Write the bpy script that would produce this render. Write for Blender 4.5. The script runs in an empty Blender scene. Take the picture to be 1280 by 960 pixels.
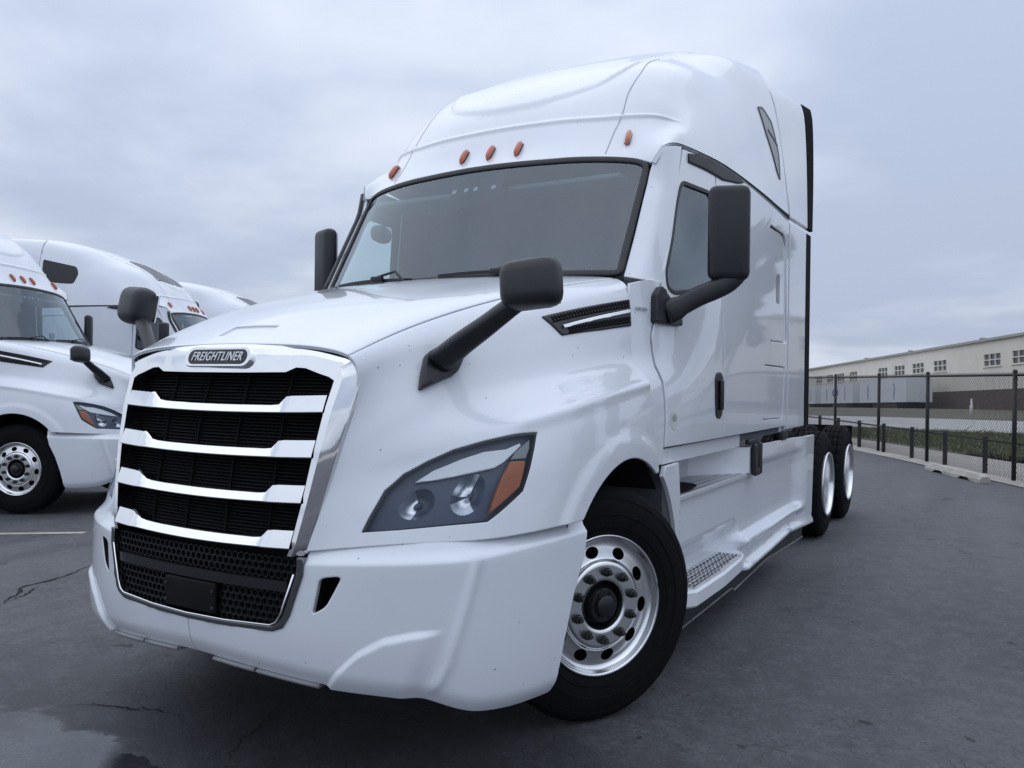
import bpy, bmesh, math, random
import numpy as np
from mathutils import Vector, Matrix, Euler, geometry
random.seed(4)
rng = np.random.default_rng(4)
scene = bpy.context.scene
col = scene.collection

# ---------------------------------------------------------------- camera
cam_d = bpy.data.cameras.new('camera'); cam = bpy.data.objects.new('camera', cam_d); col.objects.link(cam)
CAM = Vector((2.566, -2.0226, 1.4768)); YAW, PITCH, ROLL = math.radians(30.4185), math.radians(-.2377), math.radians(.7255)
_F = Vector((-math.sin(YAW) * math.cos(PITCH), math.cos(YAW) * math.cos(PITCH), math.sin(PITCH)))
_r = _F.cross(Vector((0, 0, 1))).normalized(); _u = _r.cross(_F)
_R = math.cos(ROLL) * _r + math.sin(ROLL) * _u; _U = -math.sin(ROLL) * _r + math.cos(ROLL) * _u
cam.matrix_world = Matrix(((_R.x, _U.x, -_F.x, CAM.x), (_R.y, _U.y, -_F.y, CAM.y), (_R.z, _U.z, -_F.z, CAM.z), (0, 0, 0, 1)))
cam_d.sensor_width = 36.0; cam_d.lens = 28.936; cam_d.clip_start = .05; cam_d.clip_end = 6000
scene.camera = cam

# ---------------------------------------------------------------- sky, sun, exposure
SUN_EL, SUN_AZ = math.radians(76), math.radians(290)      # azimuth from north (+Y) clockwise
w = bpy.data.worlds.new('World'); scene.world = w; w.use_nodes = True
nt = w.node_tree; nt.nodes.clear(); N = nt.nodes.new; L = nt.links.new
def mth(op, a, b=None, c=None, clamp=False):
    n = N('ShaderNodeMath'); n.operation = op; n.use_clamp = clamp
    for i, x in enumerate((a, b, c)):
        if x is None: continue
        if isinstance(x, (int, float)): n.inputs[i].default_value = x
        else: L(x, n.inputs[i])
    return n.outputs[0]
out = N('ShaderNodeOutputWorld'); bg = N('ShaderNodeBackground'); bg.inputs[1].default_value = .1
sky = N('ShaderNodeTexSky'); sky.sky_type = 'NISHITA'; sky.sun_disc = False
sky.sun_elevation = SUN_EL; sky.sun_rotation = SUN_AZ; sky.air_density = 1.2; sky.dust_density = 2.0
tc = N('ShaderNodeTexCoord'); sx = N('ShaderNodeSeparateXYZ'); L(tc.outputs['Generated'], sx.inputs[0])
zz = mth('MAXIMUM', sx.outputs[2], 0.0)
den = mth('ADD', zz, .16)
cb = N('ShaderNodeCombineXYZ'); L(mth('DIVIDE', sx.outputs[0], den), cb.inputs[0]); L(mth('DIVIDE', sx.outputs[1], den), cb.inputs[1])
n1 = N('ShaderNodeTexNoise'); n1.inputs['Scale'].default_value = .55; n1.inputs['Detail'].default_value = 5; n1.inputs['Roughness'].default_value = .5
n1.inputs['Distortion'].default_value = .35
of = N('ShaderNodeVectorMath'); of.operation = 'ADD'; of.inputs[1].default_value = (5.1, .2, .7); L(cb.outputs[0], of.inputs[0])
L(of.outputs[0], n1.inputs['Vector'])
n2 = N('ShaderNodeTexNoise'); n2.inputs['Scale'].default_value = 1.7; n2.inputs['Detail'].default_value = 4; n2.inputs['Roughness'].default_value = .5
L(of.outputs[0], n2.inputs['Vector'])
cl = mth('ADD', mth('MULTIPLY', n1.outputs[0], .72), mth('MULTIPLY', n2.outputs[0], .28))
rp = N('ShaderNodeValToRGB'); rp.color_ramp.interpolation = 'EASE'
rp.color_ramp.elements[0].position = .40; rp.color_ramp.elements[0].color = (5.15, 5.95, 7.75, 1)
rp.color_ramp.elements[1].position = .60; rp.color_ramp.elements[1].color = (7.9, 8.65, 10.1, 1)
L(cl, rp.inputs[0])
# an overcast sky grows brighter towards the zenith
grad = mth('MULTIPLY_ADD', zz, .50, .86)
vm = N('ShaderNodeVectorMath'); vm.operation = 'SCALE'; L(rp.outputs[0], vm.inputs[0]); L(grad, vm.inputs['Scale'])
mx = N('ShaderNodeMix'); mx.data_type = 'RGBA'; mx.inputs[0].default_value = .94
L(sky.outputs[0], mx.inputs[6]); L(vm.outputs[0], mx.inputs[7]); L(mx.outputs[2], bg.inputs[0]); L(bg.outputs[0], out.inputs[0])
sun_d = bpy.data.lights.new('sun', 'SUN'); sun_d.energy = .5; sun_d.angle = math.radians(100); sun_d.color = (1, .97, .93)
sun = bpy.data.objects.new('sun', sun_d); col.objects.link(sun)
sun.rotation_euler = Vector((-math.sin(SUN_AZ) * math.cos(SUN_EL), -math.cos(SUN_AZ) * math.cos(SUN_EL), -math.sin(SUN_EL))).to_track_quat('-Z', 'Y').to_euler()
scene.view_settings.view_transform = 'Standard'; scene.view_settings.look = 'None'
scene.view_settings.exposure = 0; scene.view_settings.gamma = 1
scene.render.resolution_x, scene.render.resolution_y = 1024, 768
try:
    scene.cycles.max_bounces = 10; scene.cycles.transparent_max_bounces = 16
except Exception: pass

# ---------------------------------------------------------------- materials
M = {}
def mat(name, base, rough=.5, metal=0., coat=0., spec=.5, noise=None, bump=None, emit=None):
    """noise = (scale, amount): mottling of the base colour; bump = (scale, strength, distance)"""
    m = bpy.data.materials.new(name); m.use_nodes = True; t = m.node_tree; b = t.nodes['Principled BSDF']
    b.inputs['Base Color'].default_value = (*base, 1); b.inputs['Roughness'].default_value = rough
    b.inputs['Metallic'].default_value = metal; b.inputs['Coat Weight'].default_value = coat
    b.inputs['Coat Roughness'].default_value = .04; b.inputs['Specular IOR Level'].default_value = spec
    tc = t.nodes.new('ShaderNodeTexCoord')
    if noise:
        n = t.nodes.new('ShaderNodeTexNoise'); n.inputs['Scale'].default_value = noise[0]; n.inputs['Detail'].default_value = 8
        n.inputs['Roughness'].default_value = .65
        t.links.new(tc.outputs['Object'], n.inputs['Vector'])
        r = t.nodes.new('ShaderNodeValToRGB'); a = noise[1]
        r.color_ramp.elements[0].position = .3; r.color_ramp.elements[1].position = .7
        r.color_ramp.elements[0].color = (*[c * (1 - a) for c in base], 1); r.color_ramp.elements[1].color = (*[min(1, c * (1 + a)) for c in base], 1)
        t.links.new(n.outputs[0], r.inputs[0]); t.links.new(r.outputs[0], b.inputs['Base Color'])
        q = t.nodes.new('ShaderNodeMath'); q.operation = 'MULTIPLY_ADD'; q.inputs[1].default_value = .25; q.inputs[2].default_value = rough - .12
        q.use_clamp = True
        t.links.new(n.outputs[0], q.inputs[0]); t.links.new(q.outputs[0], b.inputs['Roughness'])
    if bump:
        n = t.nodes.new('ShaderNodeTexNoise'); n.inputs['Scale'].default_value = bump[0]; n.inputs['Detail'].default_value = 4
        t.links.new(tc.outputs['Object'], n.inputs['Vector'])
        k = t.nodes.new('ShaderNodeBump'); k.inputs['Strength'].default_value = bump[1]; k.inputs['Distance'].default_value = bump[2]
        t.links.new(n.outputs[0], k.inputs['Height']); t.links.new(k.outputs[0], b.inputs['Normal'])
    if emit:
        b.inputs['Emission Color'].default_value = (*emit[0], 1); b.inputs['Emission Strength'].default_value = emit[1]
    M[name] = m; return m
def glass_mat(name, tint, refl=1.0, ior=1.55):
    m = bpy.data.materials.new(name); m.use_nodes = True; t = m.node_tree; t.nodes.clear()
    o = t.nodes.new('ShaderNodeOutputMaterial'); mx = t.nodes.new('ShaderNodeMixShader')
    tr = t.nodes.new('ShaderNodeBsdfTransparent'); tr.inputs[0].default_value = (*tint, 1)
    gl = t.nodes.new('ShaderNodeBsdfGlossy'); gl.inputs['Roughness'].default_value = .015; gl.inputs[0].default_value = (.84, .93, 1, 1)
    geo = t.nodes.new('ShaderNodeNewGeometry')
    # facing either way the pane reflects alike
    dt = t.nodes.new('ShaderNodeVectorMath'); dt.operation = 'DOT_PRODUCT'
    t.links.new(geo.outputs['Normal'], dt.inputs[0]); t.links.new(geo.outputs['Incoming'], dt.inputs[1])
    ab = t.nodes.new('ShaderNodeMath'); ab.operation = 'ABSOLUTE'; t.links.new(dt.outputs['Value'], ab.inputs[0])
    om = t.nodes.new('ShaderNodeMath'); om.operation = 'SUBTRACT'; om.inputs[0].default_value = 1; t.links.new(ab.outputs[0], om.inputs[1])
    pw = t.nodes.new('ShaderNodeMath'); pw.operation = 'POWER'; pw.inputs[1].default_value = 4.0; t.links.new(om.outputs[0], pw.inputs[0])
    ma = t.nodes.new('ShaderNodeMath'); ma.operation = 'MULTIPLY_ADD'; ma.inputs[1].default_value = .85; ma.inputs[2].default_value = .105 * refl
    ma.use_clamp = True; t.links.new(pw.outputs[0], ma.inputs[0])
    nz_ = t.nodes.new('ShaderNodeTexNoise'); nz_.inputs['Scale'].default_value = 3.0; nz_.inputs['Detail'].default_value = 3
    mp_ = t.nodes.new('ShaderNodeMapping'); mp_.inputs['Scale'].default_value = (2.2, .5, .5); tc_ = t.nodes.new('ShaderNodeTexCoord')
    t.links.new(tc_.outputs['Object'], mp_.inputs['Vector']); t.links.new(mp_.outputs[0], nz_.inputs['Vector'])
    bp_ = t.nodes.new('ShaderNodeBump'); bp_.inputs['Strength'].default_value = .04; bp_.inputs['Distance'].default_value = .05
    t.links.new(nz_.outputs[0], bp_.inputs['Height']); t.links.new(bp_.outputs[0], gl.inputs['Normal'])
    t.links.new(ma.outputs[0], mx.inputs[0]); t.links.new(tr.outputs[0], mx.inputs[1]); t.links.new(gl.outputs[0], mx.inputs[2])
    t.links.new(mx.outputs[0], o.inputs[0]); M[name] = m; return m

# ---------------------------------------------------------------- surfaces
def pchip_all(xs, Y, q):
    """monotone cubic interpolation of rows Y[i] at xs[i]; q 1-D -> (len(q), ...)"""
    xs = np.asarray(xs, float); Y = np.asarray(Y, float); q = np.asarray(q, float)
    h = np.diff(xs); hs = h.reshape((-1,) + (1,) * (Y.ndim - 1))
    d = np.diff(Y, axis=0) / hs
    m = np.zeros_like(Y)
    if len(xs) == 2:
        m[:] = d[0]
    else:
        w1 = 2 * hs[1:] + hs[:-1]; w2 = hs[1:] + 2 * hs[:-1]
        same = (d[:-1] * d[1:]) > 0
        with np.errstate(divide='ignore', invalid='ignore'):
            hm = (w1 + w2) / (w1 / d[:-1] + w2 / d[1:])
        m[1:-1] = np.where(same, np.nan_to_num(hm), 0.0)
        m[0] = 1.5 * d[0] - .5 * m[1]; m[-1] = 1.5 * d[-1] - .5 * m[-2]
    i = np.clip(np.searchsorted(xs, q, side='right') - 1, 0, len(xs) - 2)
    sh = (-1,) + (1,) * (Y.ndim - 1)
    t = ((q - xs[i]) / h[i]).reshape(sh); H = h[i].reshape(sh)
    t2, t3 = t * t, t * t * t
    return ((2*t3 - 3*t2 + 1) * Y[i] + (t3 - 2*t2 + t) * H * m[i]
            + (-2*t3 + 3*t2) * Y[i+1] + (t3 - t2) * H * m[i+1])

def curve(pts, n, closed=False):
    """smooth polyline through pts (chord-length cubic)"""
    P = np.array(pts, float)
    s = np.r_[0, np.cumsum(np.linalg.norm(np.diff(P, axis=0), axis=1))]
    return pchip_all(s, P, np.linspace(0, s[-1], n))

class Surf:
    def __init__(self, ctrl, us=None, vs=None, n=(90, 90), sm=(3, 3), sym=False, disp=None):
        ctrl = np.array(ctrl, float); nu, nv = ctrl.shape[:2]
        us = np.linspace(0, 1, nu) if us is None else np.asarray(us, float)
        vs = np.linspace(0, 1, nv) if vs is None else np.asarray(vs, float)
        if sym:
            m = ctrl[:, :0:-1].copy(); m[..., 0] *= -1
            ctrl = np.concatenate([m, ctrl], 1)
            vs = np.r_[-vs[:0:-1], vs]; n = (n[0], 2 * n[1] - 1)
        self.u0, self.u1, self.v0, self.v1 = us[0], us[-1], vs[0], vs[-1]
        gu = np.linspace(us[0], us[-1], n[0]); gv = np.linspace(vs[0], vs[-1], n[1])
        a = pchip_all(us, ctrl, gu)
        G = np.moveaxis(pchip_all(vs, np.moveaxis(a, 1, 0), gv), 0, 1).copy()
        for ax, k in ((0, sm[0]), (1, sm[1])):
            for _ in range(k):
                Q = np.moveaxis(G, ax, 0)
                Q[1:-1] = .25 * Q[:-2] + .5 * Q[1:-1] + .25 * Q[2:]
        self.G = G; self.gu = gu; self.gv = gv; self.n = n; self.disp = None; self.sgn = 1
        if disp is not None: self.disp = disp
    def raw(self, u, v):
        G = self.G; N, M = self.n
        a = np.clip((u - self.u0) / (self.u1 - self.u0) * (N - 1), 0, N - 1)
        b = np.clip((v - self.v0) / (self.v1 - self.v0) * (M - 1), 0, M - 1)
        i = np.clip(a.astype(int), 0, N - 2); j = np.clip(b.astype(int), 0, M - 2)
        s, t = a - i, b - j
        def w(t): return (-.5*t+t*t-.5*t**3, 1-2.5*t*t+1.5*t**3, .5*t+2*t*t-1.5*t**3, -.5*t*t+.5*t**3)
        def idx(i, N):
            return [i - 1, i, i + 1, i + 2]
        def gp(I, J):
            # linear extrapolation past the rim
            Ic = np.clip(I, 0, N - 1); Jc = np.clip(J, 0, M - 1)
            P = G[Ic, Jc]
            e = (I < 0)[:, None]; P = np.where(e, 2 * G[0, Jc] - G[1, Jc], P)
            e = (I > N - 1)[:, None]; P = np.where(e, 2 * G[N-1, Jc] - G[N-2, Jc], P)
            e = (J < 0)[:, None]; P = np.where(e, 2 * G[Ic, 0] - G[Ic, 1], P)
            e = (J > M - 1)[:, None]; P = np.where(e, 2 * G[Ic, M-1] - G[Ic, M-2], P)
            return P
        ws, wt = w(s), w(t); out = 0
        for x, I in enumerate(idx(i, N)):
            row = 0
            for y, J in enumerate(idx(j, M)):
                row = row + wt[y][:, None] * gp(I, J)
            out = out + ws[x][:, None] * row
        return out
    def rawn(self, u, v, f=None):
        f = f or self.raw
        eu = (self.u1 - self.u0) * 2e-3; ev = (self.v1 - self.v0) * 2e-3
        ua, ub = np.clip(u - eu, self.u0, self.u1), np.clip(u + eu, self.u0, self.u1)
        va, vb = np.clip(v - ev, self.v0, self.v1), np.clip(v + ev, self.v0, self.v1)
        n = np.cross(f(ub, v) - f(ua, v), f(u, vb) - f(u, va))
        return self.sgn * n / np.maximum(np.linalg.norm(n, axis=1, keepdims=True), 1e-12)
    def P(self, u, v):
        u = np.atleast_1d(np.asarray(u, float)); v = np.atleast_1d(np.asarray(v, float))
        p = self.raw(u, v)
        if self.disp is not None:
            p = p + self.rawn(u, v) * self.disp(u, v, p)[:, None]
        return p
    def N(self, u, v):
        u = np.atleast_1d(np.asarray(u, float)); v = np.atleast_1d(np.asarray(v, float))
        return self.rawn(u, v, self.P)
    def inv(self, pts, ax=(1, 2), half=1):
        """uv of the points whose coordinates along the two axes are given"""
        out = []
        vmask = (self.gv * half >= -1e-9) if half else np.ones(len(self.gv), bool)
        G2 = self.G[:, vmask][:, :, list(ax)]; gv = self.gv[vmask]
        for q in pts:
            q = np.array(q, float)
            d = ((G2 - q) ** 2).sum(-1); i, j = np.unravel_index(d.argmin(), d.shape)
            u, v = self.gu[i], gv[j]
            for _ in range(12):
                f = lambda a, b: self.raw(np.array([a]), np.array([b]))[0][list(ax)]
                e = 1e-4; f0 = f(u, v)
                eu = e if u + e <= self.u1 else -e; ev = e if v + e <= self.v1 else -e
                J = np.c_[(f(u + eu, v) - f0) / eu, (f(u, v + ev) - f0) / ev]
                try: st = np.linalg.solve(J, q - f0)
                except np.linalg.LinAlgError: break
                st = np.clip(st, -.08, .08)
                u = min(max(u + st[0], self.u0), self.u1); v = min(max(v + st[1], self.v0), self.v1)
            out.append((u, v))
        return np.array(out)

# ---------------------------------------------------------------- the body of the truck (x to its left, y to its rear, z up)
# hood: rows run from the grille back to the cowl, columns from the middle of the top down to the fender rim
HOOD = [
 [(0,.155,1.607),(.35,.165,1.600),(.605,.18,1.560),(.635,.197,1.50),(.618,.185,1.36),(.597,.152,1.22),(.575,.125,1.11),(.55,.092,.99),(.522,.066,.878)],
 [(0,.47,1.755),(.36,.47,1.735),(.655,.40,1.655),(.71,.40,1.585),(.735,.36,1.46),(.77,.33,1.34),(.83,.325,1.21),(.84,.265,1.05),(.85,.225,.915)],
 [(0,.82,1.86),(.39,.80,1.84),(.705,.63,1.735),(.775,.63,1.665),(.825,.60,1.55),(.885,.58,1.43),(1.03,.56,1.295),(1.075,.50,1.11),(1.075,.44,.925)],
 [(0,1.15,1.945),(.43,1.12,1.92),(.775,.92,1.82),(.855,.92,1.75),(.91,.91,1.63),(.97,.89,1.49),(1.13,.84,1.355),(1.175,.80,1.15),(1.185,.76,.94)],
 [(0,1.45,2.0),(.47,1.42,1.985),(.87,1.32,1.915),(.955,1.31,1.85),(1.0,1.30,1.71),(1.035,1.27,1.55),(1.165,1.2,1.415),(1.205,1.2,1.2),(1.215,1.2,.95)],
 [(0,1.62,2.02),(.5,1.65,2.012),(.955,1.70,1.985),(1.045,1.66,1.925),(1.075,1.63,1.76),(1.095,1.62,1.59),(1.17,1.62,1.465),(1.195,1.64,1.27),(1.205,1.66,.95)],
]
ROOF = [
 [(0,1.995,2.715),(.4,2.01,2.71),(.7,2.06,2.695),(.85,2.10,2.68),(.925,2.125,2.665),(.965,2.13,2.65),(.985,2.10,2.645)],
 [(0,2.075,2.805),(.4,2.09,2.805),(.7,2.145,2.795),(.86,2.195,2.79),(.95,2.215,2.785),(1.0,2.2,2.77),(1.03,2.15,2.735)],
 [(0,2.175,2.955),(.4,2.19,2.952),(.7,2.255,2.945),(.865,2.32,2.93),(.965,2.36,2.895),(1.045,2.34,2.85),(1.065,2.30,2.775)],
 [(0,2.33,3.16),(.4,2.345,3.158),(.66,2.39,3.15),(.865,2.455,3.115),(1.01,2.52,3.0),(1.085,2.53,2.88),(1.115,2.5,2.77)],
 [(0,2.6,3.38),(.4,2.62,3.38),(.66,2.66,3.395),(.885,2.725,3.345),(1.03,2.8,3.15),(1.12,2.82,2.95),(1.165,2.8,2.76)],
 [(0,3.1,3.65),(.4,3.12,3.645),(.68,3.18,3.62),(.90,3.26,3.53),(1.05,3.32,3.33),(1.145,3.36,3.05),(1.205,3.4,2.735)],
 [(0,3.7,3.86),(.42,3.72,3.855),(.74,3.75,3.835),(.945,3.78,3.745),(1.065,3.82,3.49),(1.155,3.83,3.12),(1.22,3.84,2.715)],
 [(0,4.3,3.96),(.44,4.3,3.955),(.78,4.3,3.94),(.975,4.3,3.86),(1.085,4.3,3.64),(1.165,4.3,3.25),(1.22,4.35,2.70)],
]
# cab side: x for each y (columns) and z (rows)
SIDE_Y = [1.60, 1.78, 2.2, 2.7, 3.3, 4.0, 5.2]
SIDE_Z = [1.08, 1.3, 1.46, 1.6, 1.76, 2.0, 2.35, 2.78]
SIDE_X = [
 [1.195,1.205,1.215,1.22,1.22,1.22,1.22],
 [1.190,1.200,1.215,1.22,1.22,1.22,1.22],
 [1.165,1.180,1.205,1.22,1.22,1.22,1.22],
 [1.095,1.140,1.19,1.217,1.22,1.22,1.22],
 [1.075,1.120,1.175,1.212,1.22,1.22,1.22],
 [1.045,1.100,1.155,1.20,1.22,1.22,1.22],
 [1.0,1.06,1.11,1.18,1.215,1.22,1.22],
 [.95,1.0,1.06,1.145,1.20,1.22,1.22],
]
SHIELD = [
 [(0,1.60,2.0),(.5,1.63,2.0),(.8,1.69,2.0),(.97,1.76,2.0)],
 [(0,2.0,2.715),(.5,2.03,2.705),(.8,2.085,2.685),(.965,2.15,2.66)],
]
def plan(s):
    """bumper in plan: s = distance along the front from the middle"""
    P = BUMP
    L = np.r_[0, np.cumsum(np.linalg.norm(np.diff(P, axis=0), axis=1))]
    return pchip_all(L, P, s)
BUMP = np.array([(0,0.0),(.25,.008),(.5,.045),(.7,.105),(.85,.175),(.95,.24),(1.03,.32),(1.085,.42),(1.13,.55),(1.17,.72),(1.205,.92)])
BL = np.r_[0, np.cumsum(np.linalg.norm(np.diff(BUMP, axis=0), axis=1))]
hood = Surf(HOOD, us=[0,.16,.34,.56,.8,1], vs=[0,.2,.36,.42,.52,.62,.74,.86,1], n=(120,120), sm=(6,3), sym=True)
roof = Surf(ROOF, us=[0,.06,.13,.25,.42,.62,.82,1], vs=[0,.24,.42,.58,.74,.88,1], n=(120,100), sm=(4,4), sym=True)
side = Surf([[(SIDE_X[j][i], SIDE_Y[i], SIDE_Z[j]) for j in range(len(SIDE_Z))] for i in range(len(SIDE_Y))],
            us=SIDE_Y, vs=SIDE_Z, n=(100,80), sm=(3,3))
shield = Surf(SHIELD, us=[0,1], vs=[0,.5,.8,.97], n=(30,40), sm=(0,2), sym=True)

def zridge(x): return np.interp(x, [0, .5, 1.045, 1.2], [.826, .832, .858, .888])
def zbot(x): return np.interp(x, [0, .3, .6, .82, .93, 1.0, 1.06, 1.12, 1.21], [.452, .44, .415, .402, .385, .35, .322, .306, .30])
def _bumper():
    ss = np.array([0, .12, .25, .38, .51, .61, .72, .80, .88, .95, 1.02, 1.08, 1.15, 1.25, 1.36, 1.48, BL[-1]])
    Q = plan(ss); T = plan(ss + 1e-3) - plan(ss - 1e-3); T /= np.linalg.norm(T, axis=1, keepdims=True)
    nx, ny = -T[:, 1] * -1, -T[:, 0]          # outward: left and to the front
    rows = []
    for k in range(7):
        row = []
        for i in range(len(ss)):
            x0 = Q[i, 0]; zr, zb = zridge(x0), zbot(x0)
            ins, z = [(.058, zr + .085), (.030, zr + .034), (.0, zr), (-.002, zr - .05), (-.004, (zr + zb) / 2),
                      (.006, zb + .07), (.04, zb)][k]
            row.append((Q[i, 0] - nx[i] * ins, Q[i, 1] - ny[i] * ins, z))
        rows.append(row)
    return Surf(rows, us=[0, .07, .13, .22, .55, .85, 1], vs=ss, n=(140, 110), sm=(1, 2), sym=True)
bumper = _bumper()
def GY(x, z):
    """front face of the grille"""
    x = np.asarray(x, float); z = np.asarray(z, float)
    return np.interp(z, [.4, .6, .885, 1.04, 1.2, 1.354, 1.55, 1.7], [.0, .003, .011, .03, .055, .088, .150, .20]) + .15 * x * x

# paint: glossy white with a very slight waviness and a few bug specks
m = mat('paint', (.74, .775, .835), .32, coat=1.0, bump=(7, .05, .01))
t = m.node_tree; b = t.nodes['Principled BSDF']; tcn = t.nodes.new('ShaderNodeTexCoord')
vo = t.nodes.new('ShaderNodeTexVoronoi'); vo.inputs['Scale'].default_value = 24; vo.inputs['Randomness'].default_value = 1
t.links.new(tcn.outputs['Object'], vo.inputs['Vector'])
nz = t.nodes.new('ShaderNodeTexNoise'); nz.inputs['Scale'].default_value = 2.3; t.links.new(tcn.outputs['Object'], nz.inputs['Vector'])
c1 = t.nodes.new('ShaderNodeMath'); c1.operation = 'LESS_THAN'; c1.inputs[1].default_value = .075; t.links.new(vo.outputs['Distance'], c1.inputs[0])
sc_ = t.nodes.new('ShaderNodeSeparateColor'); t.links.new(vo.outputs['Color'], sc_.inputs[0])
c2 = t.nodes.new('ShaderNodeMath'); c2.operation = 'GREATER_THAN'; c2.inputs[1].default_value = .86; t.links.new(sc_.outputs[0], c2.inputs[0])
c3 = t.nodes.new('ShaderNodeMath'); c3.operation = 'MULTIPLY'; t.links.new(c1.outputs[0], c3.inputs[0]); t.links.new(c2.outputs[0], c3.inputs[1])
n5 = t.nodes.new('ShaderNodeTexNoise'); n5.inputs['Scale'].default_value = 1.6; n5.inputs['Detail'].default_value = 7; t.links.new(tcn.outputs['Object'], n5.inputs['Vector'])
r5 = t.nodes.new('ShaderNodeValToRGB'); r5.color_ramp.elements[0].position = .35; r5.color_ramp.elements[1].position = .7
r5.color_ramp.elements[0].color = (.71, .745, .805, 1); r5.color_ramp.elements[1].color = (.755, .79, .85, 1); t.links.new(n5.outputs[0], r5.inputs[0])
mxp = t.nodes.new('ShaderNodeMix'); mxp.data_type = 'RGBA'; t.links.new(c3.outputs[0], mxp.inputs[0]); t.links.new(r5.outputs[0], mxp.inputs[6])
mxp.inputs[7].default_value = (.12, .11, .10, 1); t.links.new(mxp.outputs[2], b.inputs['Base Color'])
mat('paint_plain', (.75, .78, .83), .4, coat=.6)
mat('liner', (.06, .065, .075), .85)
mat('gap', (.004, .004, .005), .95)
mat('black_plastic', (.013, .0145, .018), .42, noise=(5, .18), bump=(500, .03, .002))
mat('black_satin', (.012, .013, .016), .3)
mat('grille_black', (.005, .005, .006), .7, spec=.2)
mat('rubber', (.006, .0065, .008), .8, spec=.12, noise=(30, .35), bump=(120, .2, .003))
mat('gasket', (.016, .017, .019), .5)
mat('chrome', (.82, .83, .84), .06, metal=1, bump=(9, .03, .01))
mat('dark_chrome', (.20, .205, .215), .22, metal=1)
mat('aluminium', (.80, .81, .83), .24, metal=1)
mat('tread_plate', (.58, .59, .62), .42, metal=.25, noise=(50, .12))
mat('white_rim', (.75, .76, .77), .3, coat=.3)
mat('steel_dark', (.05, .05, .052), .55, metal=.6, noise=(20, .4))
mat('frame_grey', (.16, .165, .17), .55, noise=(20, .3))
mat('nut', (.05, .055, .05), .4, metal=.5)
mat('amber', (.50, .10, .03), .18, coat=1)
mat('amber_lens', (.36, .085, .012), .25, coat=.4)
mat('red_lens', (.45, .05, .03), .2, coat=1)
mat('lamp_dark', (.05, .065, .11), .3)
mat('lamp_chrome', (.88, .90, .94), .34, metal=1)
mat('lamp_white', (.74, .76, .79), .22, coat=.6)
mat('badge_black', (.012, .012, .013), .25)
mat('badge_white', (.8, .81, .83), .25)
mat('decal', (.60, .64, .60), .5)
mat('decal_grey', (.35, .36, .38), .5)
mat('interior', (.085, .095, .115), .8)
mat('curtain', (.26, .31, .38), .85, noise=(3, .15))
mat('interior_grey', (.17, .18, .20), .8)
mat('mirror_glass', (.7, .72, .75), .03, metal=1)
glass_mat('windshield_glass', (.66, .76, .78), 1.15)
glass_mat('window_glass', (.60, .70, .72), .9)
glass_mat('lens_glass', (.90, .92, .94), .25)
mat('grey_panel', (.22, .225, .235), .35, coat=.4)

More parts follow.
